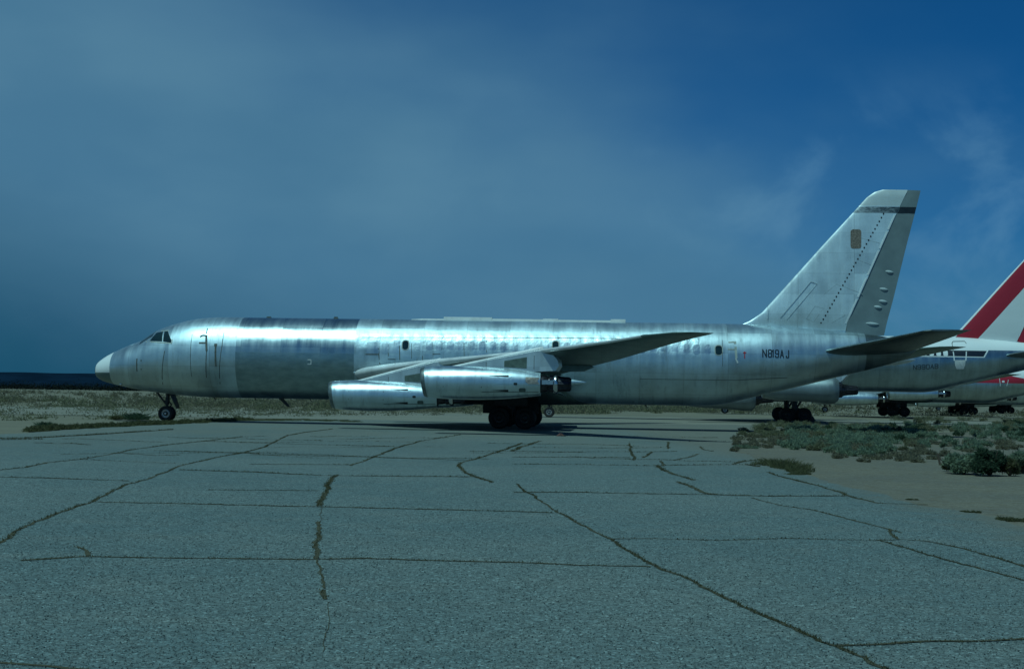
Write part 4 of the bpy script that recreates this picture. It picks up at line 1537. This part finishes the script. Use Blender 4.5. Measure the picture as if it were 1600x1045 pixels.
def bush_verts(V, Fc, c, r, h, n, leaf, clumps=9, squash=1.0):
    """leaf-sized faces spread through uneven clumps"""
    R = random
    cl = []
    for _ in range(clumps):
        a, q = R.uniform(0, 2 * PI), r * .75 * math.sqrt(R.random())
        cl.append((c[0] + q * math.cos(a), c[1] + q * math.sin(a) * squash, c[2] + h * R.uniform(.25, .72) * (1 - .35 * q / r), r * R.uniform(.22, .48)))
    for _ in range(n):
        k = R.choice(cl)
        th, ph = R.uniform(0, 2 * PI), math.acos(R.uniform(-.75, 1))
        rad = k[3] * (R.random() ** .35)
        x = k[0] + rad * math.sin(ph) * math.cos(th)
        y = k[1] + rad * math.sin(ph) * math.sin(th)
        z = max(c[2] + .02, k[2] + rad * math.cos(ph) * .85)
        v1 = Vector((R.gauss(0, 1), R.gauss(0, 1), R.gauss(.6, 1))).normalized()
        v2 = v1.cross(Vector((R.gauss(0, 1), R.gauss(0, 1), R.gauss(0, 1)))).normalized()
        L, wd = leaf * R.uniform(.6, 1.5), leaf * .38
        p = Vector((x, y, z))
        b0 = len(V)
        V += [tuple(p - v2 * wd), tuple(p + v2 * wd), tuple(p + v1 * L * 1.6)]
        Fc += [(b0, b0 + 1, b0 + 2)]


def plant_obj(name, V, Fc, mat):
    return mesh_of(name, V, Fc, [mat], None)


def px_scale(p):
    return F_PX / p.y


def stems(c, r, h, n):
    mb = MB()
    for _ in range(n):
        a = random.uniform(0, 2 * PI)
        mb.tube((c[0], c[1], c[2]), (c[0] + r * .6 * math.cos(a), c[1] + r * .6 * math.sin(a), c[2] + h * random.uniform(.45, .8)), .02, .008, 5)
    return mb


# large bushes at the right edge
for (px_, py_, rw, hh, mat, n, lab) in (
        (1512, 741, 27, 34, 'sage', 4200, 'pale sage bush, leftmost of the big clump at the right edge'),
        (1553, 744, 26, 44, 'dark_green', 5200, 'dark green bush, tallest in the clump at the right edge'),
        (1582, 744, 15, 30, 'weed', 2200, 'brownish half-dry bush between the dark bush and the blue-grey one'),
        (1604, 740, 22, 42, 'sage', 3600, 'blue-grey sage bush cut off by the right edge of the photo'),
        (1494, 737, 14, 20, 'weed', 1500, 'low olive tuft at the left foot of the big bush clump')):
    p = gp(px_, py_)
    s = px_scale(p)
    r, h = rw * 1.15 / s, hh * 1.12 / s
    V, Fc = [], []
    bush_verts(V, Fc, (0, 0, 0), r, h * 1.1, int(n * 1.5), .05, 15)
    o = ob('desert_bush', plant_obj('desert_bush', V, Fc, M[mat]), None, (p.x, p.y + r * .7, -.01), (0, 0, 0))
    tag(o, lab, 'bush', 'bushes at the right edge')
    ob('stem', stems((0, 0, 0), r, h, 14).mesh('stem', [M['twig']]), o)

# scrub between apron and the parked row: too many and too merged to count
SHR = []
def scrub_patch(name, label, spots, mat, leaf, dens=1.0):
    V, Fc = [], []
    for (px_, py_, rw, hh) in spots:
        p = gp(px_, py_)
        s = px_scale(p)
        r, h = rw / s, hh / s * .85
        bush_verts(V, Fc, (p.x, p.y, -.01), r, h * 1.2, int(dens * (200 + 26 * rw)), leaf, 8, 2.2)
    return tag(ob(name, plant_obj(name, V, Fc, M[mat])), label, kind='stuff')


def spray(x0, x1, y0, y1, n, rw=(5, 16), hh=(5, 13), clump=None):
    return [(random.uniform(x0, x1), random.uniform(y0, y1), random.uniform(*rw), random.uniform(*hh)) for _ in range(n)]


sage = spray(1230, 1400, 672, 702, 64, (8, 22), (4, 13)) + spray(1290, 1390, 690, 712, 22, (8, 18), (8, 14)) + spray(1400, 1620, 664, 690, 40, (6, 16), (6, 14)) + spray(1475, 1560, 690, 705, 9, (7, 13), (7, 13)) + spray(1430, 1500, 680, 700, 10)
scrub_patch('sage_scrub', 'grey-green sage scrub covering the dirt below the parked row', sage, 'sage', .055, .8)
oli = spray(1190, 1420, 664, 684, 60, (7, 20), (3, 8)) + spray(1250, 1430, 680, 704, 34, (7, 16), (4, 9)) + spray(1400, 1620, 655, 676, 44, (6, 16), (5, 12)) + spray(1152, 1235, 673, 682, 10, (6, 12), (3, 6))
scrub_patch('olive_scrub', 'darker olive scrub mixed into the sage below the parked row', oli, 'olive', .05)
drk = spray(1380, 1500, 668, 690, 14, (6, 12), (7, 12)) + spray(1290, 1400, 664, 676, 8, (4, 8), (5, 9)) + spray(1560, 1620, 664, 685, 7, (8, 14), (8, 15))
scrub_patch('green_scrub', 'small dark green shrubs scattered in the sage scrub', drk, 'dark_green', .06)
dry_s = spray(1146, 1300, 676, 700, 26, (8, 18), (2, 5)) + spray(1300, 1480, 700, 722, 26, (8, 22), (2, 4)) + spray(1420, 1600, 690, 712, 22, (7, 14), (3, 7)) + spray(1146, 1180, 690, 706, 9, (5, 10), (4, 7))
scrub_patch('dry_scrub', 'low dry yellow-brown growth along the apron edge', dry_s, 'straw', .05, .5)

# weed patches on the apron edge
for (px_, py_, rw, hh, mat, lab) in ((1232, 737, 34, 11, 'weed', 'long low green weed patch where the apron edge turns, below the sage'),
                                     (1518, 800, 20, 5, 'weed', 'small flat weed patch, left of two near the right edge'),
                                     (1585, 813, 30, 8, 'weed', 'larger flat weed patch cut by the right edge of the photo'),
                                     (1424, 780, 14, 3, 'weed', 'thin weed tuft lying between the bend patch and the two right ones'),
                                     (1165, 700, 18, 8, 'sage', 'pale weed tuft at the left corner of the dirt')):
    p = gp(px_, py_)
    s = px_scale(p)
    V, Fc = [], []
    r = rw / s
    for _ in range(16):
        q = random.gauss(0, .45) * r
        blades(V, Fc, (q, random.gauss(0, .25) * r, 0), 70, r * random.uniform(.08, .3), hh / s * random.uniform(.35, 1.15), .012, .6, 1.4)
    ang = -.5 if px_ == 1232 else 0
    if px_ == 1232:
        q0, q1 = gp(1200, 722), gp(1266, 743)
        V, Fc = [], []
        for i in range(14):
            t = i / 13
            c = q0.lerp(q1, t) - p
            blades(V, Fc, (c.x + random.gauss(0, .12), c.y + random.gauss(0, .2), 0), 240, random.uniform(.12, .4), random.uniform(.6, 1.1) * .26 * math.sin(PI * (.12 + .8 * t)), .014, .6, 1.5)
    o = ob('weed_patch', plant_obj('weed_patch', V, Fc, M[mat]), None, (p.x, p.y, -.005))
    tag(o, lab, 'weeds', 'weed patches at the apron edge')

# weed mound along the left apron joint
V, Fc = [], []
line = [(45, 675), (90, 671), (150, 668.5), (220, 665), (300, 661.5), (375, 657.5), (450, 657), (560, 659)]
for i in range(230):
    t = i / 229 * (len(line) - 1.001)
    k = int(t); f = t - k
    px_ = line[k][0] + (line[k + 1][0] - line[k][0]) * f
    py_ = line[k][1] + (line[k + 1][1] - line[k][1]) * f
    p = gp(px_, py_ - random.uniform(0, 2.5))
    s = px_scale(p)
    hpx = (7.5 if px_ < 110 else 6.5 if px_ < 300 else 4.5 if px_ < 380 else 2.0) * random.uniform(.5, 1.25)
    blades(V, Fc, (p.x, p.y, 0), 90, random.uniform(5, 12) / s, hpx / s, .035, .7, 2.5)
    if px_ < 390:
        bush_verts(V, Fc, (p.x, p.y, 0), random.uniform(5, 11) / s, hpx * .9 / s, 110, .05, 5, 2)
tag(ob('weed_strip', plant_obj('weed_strip', V, Fc, M['weed'])), 'dark weedy mound along the pavement joint under the nose', kind='stuff')
for (px_, py_, rw, hh, lab) in ((212, 655, 20, 13, 'spiky dark weed standing left of the nose wheel'), (72, 668, 12, 12, 'dark weed hump at the left end of the weedy strip'),
                                (182, 655, 9, 8, 'small grey weed left of the spiky one by the nose wheel')):
    p = gp(px_, py_)
    s = px_scale(p)
    V, Fc = [], []
    blades(V, Fc, (0, 0, 0), 700, rw / s, hh / s, .03, .8, 1.2)
    bush_verts(V, Fc, (0, 0, 0), rw * .8 / s, hh * .6 / s, 500, .06, 6, 1.2)
    tag(ob('roadside_weed', plant_obj('roadside_weed', V, Fc, M['dark_green'] if rw > 9 else M['weed']), None, (p.x, p.y, 0)), lab, 'weeds')

# dry scrub plain behind
def plain(name, label, mat, n, x0, x1, y0, y1, leaf, rr, hh, nl):
    V, Fc = [], []
    for _ in range(n):
        px_, py_ = random.uniform(x0, x1), random.uniform(y0, y1)
        if math.sin(px_ * .021 + py_ * .9) + random.uniform(-1.2, 1.2) < -.3:
            continue
        p = gp(px_, py_)
        bush_verts(V, Fc, (p.x, p.y, -.1), random.uniform(*rr), random.uniform(*hh), nl, leaf, 4, 1.5)
    return tag(ob(name, plant_obj(name, V, Fc, M[mat])), label, kind='stuff')


def plain_y(name, label, mat, n, d0, d1, leaf, rr, hh, nl, pmin=-100, pmax=1700):
    V, Fc = [], []
    for _ in range(n):
        D = d0 + (d1 - d0) * random.random()
        px_ = random.uniform(pmin, pmax)
        x = (px_ - 800) / F_PX * D
        if x > (D - 95) * .48 - 9:
            if random.random() > (.25 if D > 150 else 0):
                continue
        if math.sin(x * .09 + D * .15) + math.sin(x * .031 + 1) + random.uniform(-1.4, 1.4) < -.2:
            continue
        bush_verts(V, Fc, (x, D, -.15), random.uniform(*rr), random.uniform(*hh), nl, leaf, 7, 1.8)
    return tag(ob(name, plant_obj(name, V, Fc, M[mat])), label, kind='stuff')


plain_y('straw_scrub', 'straw-coloured scrub covering the plain behind the aircraft', 'straw', 1500, 122, 230, .13, (.9, 2.8), (.20, .45), 85)
plain_y('olive_brush', 'olive brush scattered on the plain behind the aircraft', 'olive', 420, 118, 210, .15, (.7, 2.2), (.25, .65), 110)
plain_y('sage_brush', 'far sage brush band below the ridge', 'straw', 600, 220, 420, .3, (1.2, 3.4), (.3, .6), 60)

plain_y('verge_scrub', 'sparse dry growth on the pale verge left of and behind the nose', 'olive', 300, 64, 121, .08, (.3, 1.5), (.06, .28), 90, -80, 560)
plain_y('verge_straw', 'straw stubble on the pale verge behind the nose', 'straw', 300, 78, 122, .08, (.4, 2.0), (.05, .2), 90, -80, 1000)

# dark far scrub line at the foot of the ridge
V, Fc = [], []
for _ in range(2600):
    D = random.uniform(900, 1900)
    x = random.uniform(-.40, .40) * D
    bush_verts(V, Fc, (x, D, -.2), random.uniform(8, 20), random.uniform(.8, 2.6), 34, .8, 5, 1)
tag(ob('distant_scrub', plant_obj('distant_scrub', V, Fc, M['treeline'])), 'dark line of far scrub at the foot of the ridge', kind='stuff')

# ------------------------------------------------------------------ cracks with dry grass
LC = lambda pts: [(x / 2, 640 + y / 2) for x, y in pts]
RC = lambda pts: [(800 + x / 2, 640 + y / 2) for x, y in pts]
CR = [  # (points, ribbon width, grass density, grass height)
    (LC([(-60, 438), (0, 410), (90, 360), (200, 315), (280, 290), (340, 258), (400, 232), (470, 215), (520, 195), (570, 172), (640, 158), (700, 145), (760, 135), (830, 115), (900, 80), (960, 70), (1040, 60)]), .045, 55, .028),
    (LC([(0, 188), (80, 180), (150, 165), (250, 155), (340, 140), (430, 122), (540, 108), (640, 98), (760, 85), (840, 83)]), .055, 40, .03),
    (LC([(1095, 175), (1160, 150), (1240, 120), (1330, 95), (1440, 78)]), .06, 40, .03),
    (LC([(1050, 205), (1030, 230), (1015, 270), (1005, 300)]), .08, 85, .03),
    (LC([(1005, 300), (998, 350)]), .012, 6, .02),
    (LC([(996, 350), (990, 400), (982, 430), (985, 465)]), .075, 110, .025),
    (LC([(985, 465), (990, 500), (1010, 520), (1015, 560)]), .03, 20, .02),
    (LC([(1015, 562), (1022, 575), (1025, 592)]), .07, 90, .02),
    (LC([(1025, 600), (1012, 620), (1010, 680), (1008, 760)]), .008, 3, .015),
    (LC([(60, 470), (250, 460), (400, 462), (600, 465), (980, 468), (1130, 465), (1300, 470), (1600, 477), (1800, 485), (2030, 490)]), .05, 60, .022),
    (LC([(240, 428), (262, 440), (275, 455)]), .06, 90, .03),
    (LC([(300, 288), (500, 292), (800, 300), (1000, 303), (1200, 308), (1600, 317), (1720, 322)]), .06, 55, .025),
    (LC([(560, 188), (800, 195), (1000, 205), (1470, 210)]), .07, 60, .03),
    (LC([(0, 210), (200, 215), (400, 222)]), .06, 40, .025),
    (LC([(650, 250), (1000, 253)]), .04, 35, .02),
    (LC([(250, 155), (550, 168)]), .06, 50, .03),
    (LC([(780, 170), (1095, 172)]), .07, 50, .03),
    (LC([(500, 128), (750, 135), (1000, 140), (1200, 150), (1470, 158)]), .06, 40, .025),
    (LC([(640, 98), (850, 105), (1100, 112), (1230, 115)]), .07, 50, .03),
    (LC([(0, 90), (120, 88), (350, 75), (540, 62)]), .14, 90, .05),
    (LC([(0, 64 + 30), (130, 92)]), .1, 60, .05),
    (LC([(-40, 786), (0, 790), (140, 800), (260, 812)]), .04, 35, .015),
    (LC([(1630, 105), (1550, 135), (1480, 155), (1430, 165), (1440, 190), (1480, 210), (1540, 228)]), .065, 60, .03),
    (RC([(10, 232), (60, 265), (130, 315), (200, 355), (300, 405), (420, 475), (520, 520), (640, 580), (750, 630), (860, 680), (950, 720), (1010, 740), (1090, 775), (1150, 808), (1220, 845)]), .055, 120, .028),
    (RC([(300, 403), (430, 402), (640, 408), (850, 402), (1000, 405), (1140, 408), (1220, 405), (1300, 410), (1400, 432), (1500, 460), (1600, 490), (1660, 508)]), .055, 75, .028),
    (RC([(1140, 408), (1240, 435), (1330, 463), (1440, 492), (1540, 520), (1600, 538), (1660, 556)]), .05, 60, .025),
    (RC([(1010, 738), (1150, 735), (1300, 722), (1450, 722), (1600, 715), (1680, 712)]), .045, 80, .022),
    (RC([(10, 258), (200, 258), (400, 262), (630, 265), (800, 270), (1050, 270)]), .06, 55, .028),
    (RC([(800, 195), (860, 215), (950, 235), (1000, 250), (1060, 272), (1150, 292), (1300, 295)]), .07, 55, .03),
    (RC([(750, 275), (850, 300), (950, 315), (1030, 335), (1110, 355), (1170, 370), (1220, 385)]), .06, 55, .028),
    (RC([(1180, 372), (1200, 395), (1220, 405)]), .06, 55, .028),
    (RC([(450, 175), (490, 195), (560, 220)]), .10, 70, .03),
    (RC([(520, 225), (600, 260), (640, 265)]), .10, 70, .03),
    (RC([(0, 170), (250, 172), (420, 175), (600, 172), (760, 172), (800, 165)]), .06, 50, .03),
    (RC([(60, 118), (300, 120), (490, 118)]), .07, 45, .03),
    (RC([(368, 105), (370, 130), (382, 158)]), .06, 35, .022),
    (RC([(410, 150), (440, 132)]), .065, 35, .022),
    (RC([(505, 158), (555, 147), (580, 138)]), .065, 35, .022),
    (RC([(488, 100), (487, 122)]), .05, 25, .022),
    (RC([(465, 160), (470, 176)]), .05, 25, .022),
    (RC([(590, 115), (600, 125), (625, 130)]), .06, 25, .025),
    (RC([(0, 148), (370, 150)]), .06, 40, .028),
    (RC([(0, 130), (30, 115), (90, 98)]), .10, 50, .035),
    (RC([(690, 170), (720, 162), (780, 155)]), .08, 60, .04),
    (RC([(735, 172), (775, 178)]), .08, 60, .04),
]
random.seed(23)
for _ in range(20):                      # finer cracks between the main ones
    px_, py_ = random.uniform(-20, 1300), 681 + 34 * random.random() ** 1.3
    if py_ < 700 and px_ > 1120 or px_ > 1120 and py_ < 735:
        continue
    L_ = random.uniform(80, 380)
    sl = random.gauss(.012, .015) 
    k_ = 6
    pts, yy = [], py_
    for i in range(k_ + 1):
        pts.append((px_ + L_ * i / k_, yy))
        yy += L_ / k_ * sl * random.uniform(.3, 1.7) + random.gauss(0, .6)
    if min(p[1] for p in pts) < 678:
        continue
    CR.append((pts, random.uniform(.03, .07), random.uniform(15, 45), .025))
CV, CF, GV, GF = [], [], [], []
for ic, (pts, wd, dens, gh) in enumerate(CR):
    P = [np.array(gp(*p)[:2]) for p in pts]
    Q = []
    for a, b_ in zip(P[:-1], P[1:]):
        m = max(1, int(np.linalg.norm(b_ - a) / .12))
        m = min(m, 260)
        Q += [a + (b_ - a) * k / m for k in range(m)]
    Q.append(P[-1])
    Q = np.array(Q)
    dist_ = float(np.mean(Q[:, 1]))
    run = Q[-1] - Q[0]
    if abs(run[0]) > 2.5 * abs(run[1]):          # joints between paving strips are wider than the cracks
        wd *= 1.7
        dens *= 1.5
    wd = wd * (.72 if dist_ < 22 else 1.0 if dist_ < 32 else 1.25)
    gh = gh * (.8 if dist_ < 22 else 1.0)
    # wander
    n = len(Q)
    wan = np.zeros((n, 2)); v = np.zeros(2)
    for i in range(n):
        v = v * .90 + rng.normal(0, .010, 2)
        wan[i] = v
    Q = Q + wan
    b0 = len(CV)
    for i in range(n):
        t = Q[min(i + 1, n - 1)] - Q[max(i - 1, 0)]
        t = t / (np.linalg.norm(t) + 1e-9)
        nn = np.array([-t[1], t[0]])
        w0, w1 = wd / 2 * (.35 + .9 * rng.random()), wd / 2 * (.35 + .9 * rng.random())
        CV.append((*(Q[i] + nn * w0), .004 + .0005 * (ic % 7)))
        CV.append((*(Q[i] - nn * w1), .004 + .0005 * (ic % 7)))
        if i < n - 1:
            seg = np.linalg.norm(Q[i + 1] - Q[i])
            patchy = .45 + .75 * (math.sin(i * .19 + ic) + math.sin(i * .043 + ic * 2.3)) / 2 + .3
            num = rng.poisson(max(.05, patchy) * dens * seg)
            far = max(1.0, Q[i][1] / 22)
            for _ in range(int(num)):
                p = Q[i] + (Q[i + 1] - Q[i]) * rng.random() + nn * rng.normal(0, wd * .33)
                h = gh * rng.uniform(.4, 1.3); wb = .006 * far
                a = rng.uniform(0, PI)
                lx, ly = rng.normal(0, .6) * h, rng.normal(0, .6) * h
                k0 = len(GV)
                GV += [(p[0] - wb * math.cos(a), p[1] - wb * math.sin(a), .003), (p[0] + wb * math.cos(a), p[1] + wb * math.sin(a), .003), (p[0] + lx, p[1] + ly, h)]
                GF.append((k0, k0 + 1, k0 + 2))
    for i in range(n - 1):
        a = b0 + 2 * i
        CF.append((a, a + 1, a + 3, a + 2))
me = mesh_of('apron_cracks', CV, CF, [M['crack']])
tag(ob('apron_cracks', me), 'dirt-filled cracks and joints across the apron', kind='stuff')
tag(ob('crack_grass', mesh_of('crack_grass', GV, GF, [M['dry']])), 'short dry grass growing along the cracks', kind='stuff')

# exposed stones of the coarse asphalt surface, and loose chips
NCH = 120000
cy = 5.0 + 27 * (1 - (1 - rng.random(NCH)) ** .36)
cx = rng.uniform(-.385, .385, NCH) * cy
# keep them on the apron
px0 = np.interp(cy, *zip(*sorted((p.y, p.x) for p in ap)))
keep = cx < px0 - .25
cx, cy = cx[keep], cy[keep]
NCH = len(cx)
cs = rng.uniform(.0045, .0105, NCH)
ca = rng.uniform(0, 2.1, NCH)
V4 = np.zeros((NCH, 4, 3))
for q in range(3):
    V4[:, q, 0] = cx + cs * np.cos(ca + q * 2.094)
    V4[:, q, 1] = cy + cs * np.sin(ca + q * 2.094)
    V4[:, q, 2] = -.001
V4[:, 3, 0] = cx + rng.uniform(-.5, .5, NCH) * cs
V4[:, 3, 1] = cy + rng.uniform(-.5, .5, NCH) * cs
V4[:, 3, 2] = cs * rng.uniform(.3, 1.05, NCH)
V = V4.reshape(-1, 3)
bs_ = (np.arange(NCH) * 4)[:, None, None]
Fc = (np.array([[0, 1, 3], [1, 2, 3], [2, 0, 3]])[None] + bs_).reshape(-1, 3).tolist()
V = V.tolist()
M['chip'] = leaf_mat('loose stone chips', (0.05, 0.08, 0.088), (0.42, 0.46, 0.44))
tag(ob('stone_chips', mesh_of('stone_chips', V, Fc, [M['chip']])), 'coarse light and dark stones standing out of the near asphalt', kind='stuff')

# ------------------------------------------------------------------ small things
def chock(name, label, px_, py_, size, mat, rot=0.3):
    p = gp(px_, py_)
    L, H = size
    mb = MB()
    V = [(-L / 2, -L * .4, 0), (L / 2, -L * .4, 0), (L / 2 * .25, -L * .4, H), (-L / 2 * .25, -L * .4, H)]
    V += [(a, L * .4, c) for a, _, c in V]
    mb.add(V, [(0, 1, 2, 3), (7, 6, 5, 4), (0, 4, 5, 1), (1, 5, 6, 2), (2, 6, 7, 3), (3, 7, 4, 0)])
    o = ob(name, mb.mesh(name, [mat], 20), None, (p.x, p.y, 0), (0, 0, rot))
    tag(o, label, 'chock')
    mb = MB(); mb.tube((0, -L * .4 - .01, H * .5), (0, -L * .4 - .12, H * .02), .015, n=6); mb.tube((0, -L * .4 - .12, .012), (L * .5, -L * .4 - .25, .012), .012, n=6)
    ob('rope', mb.mesh('rope', [M['gear']]), o)
    return o


chock('wheel_chock', 'dark wheel chock right of the N990AB jet main wheels', 1265, 659, (.75, .42), M['gear'])
chock('wheel_chock', 'small reddish chock lying in the shadow right of the front jet main wheels', 876, 681, (.30, .10), simple('faded red wood', (.16, .07, .06), .8), .1)
p = gp(1469, 726)
mb = MB(); mb.tube((0, 0, 0), (-.06, 0, .30), .03, .025, 8); mb.tube((-.03, 0, .18), (.10, .02, .10), .018, .01, 6)
tag(ob('wooden_stake', mb.mesh('wooden_stake', [M['twig']]), None, (p.x, p.y, -.02)), 'short dark leaning stake left of the big bushes', 'stake')
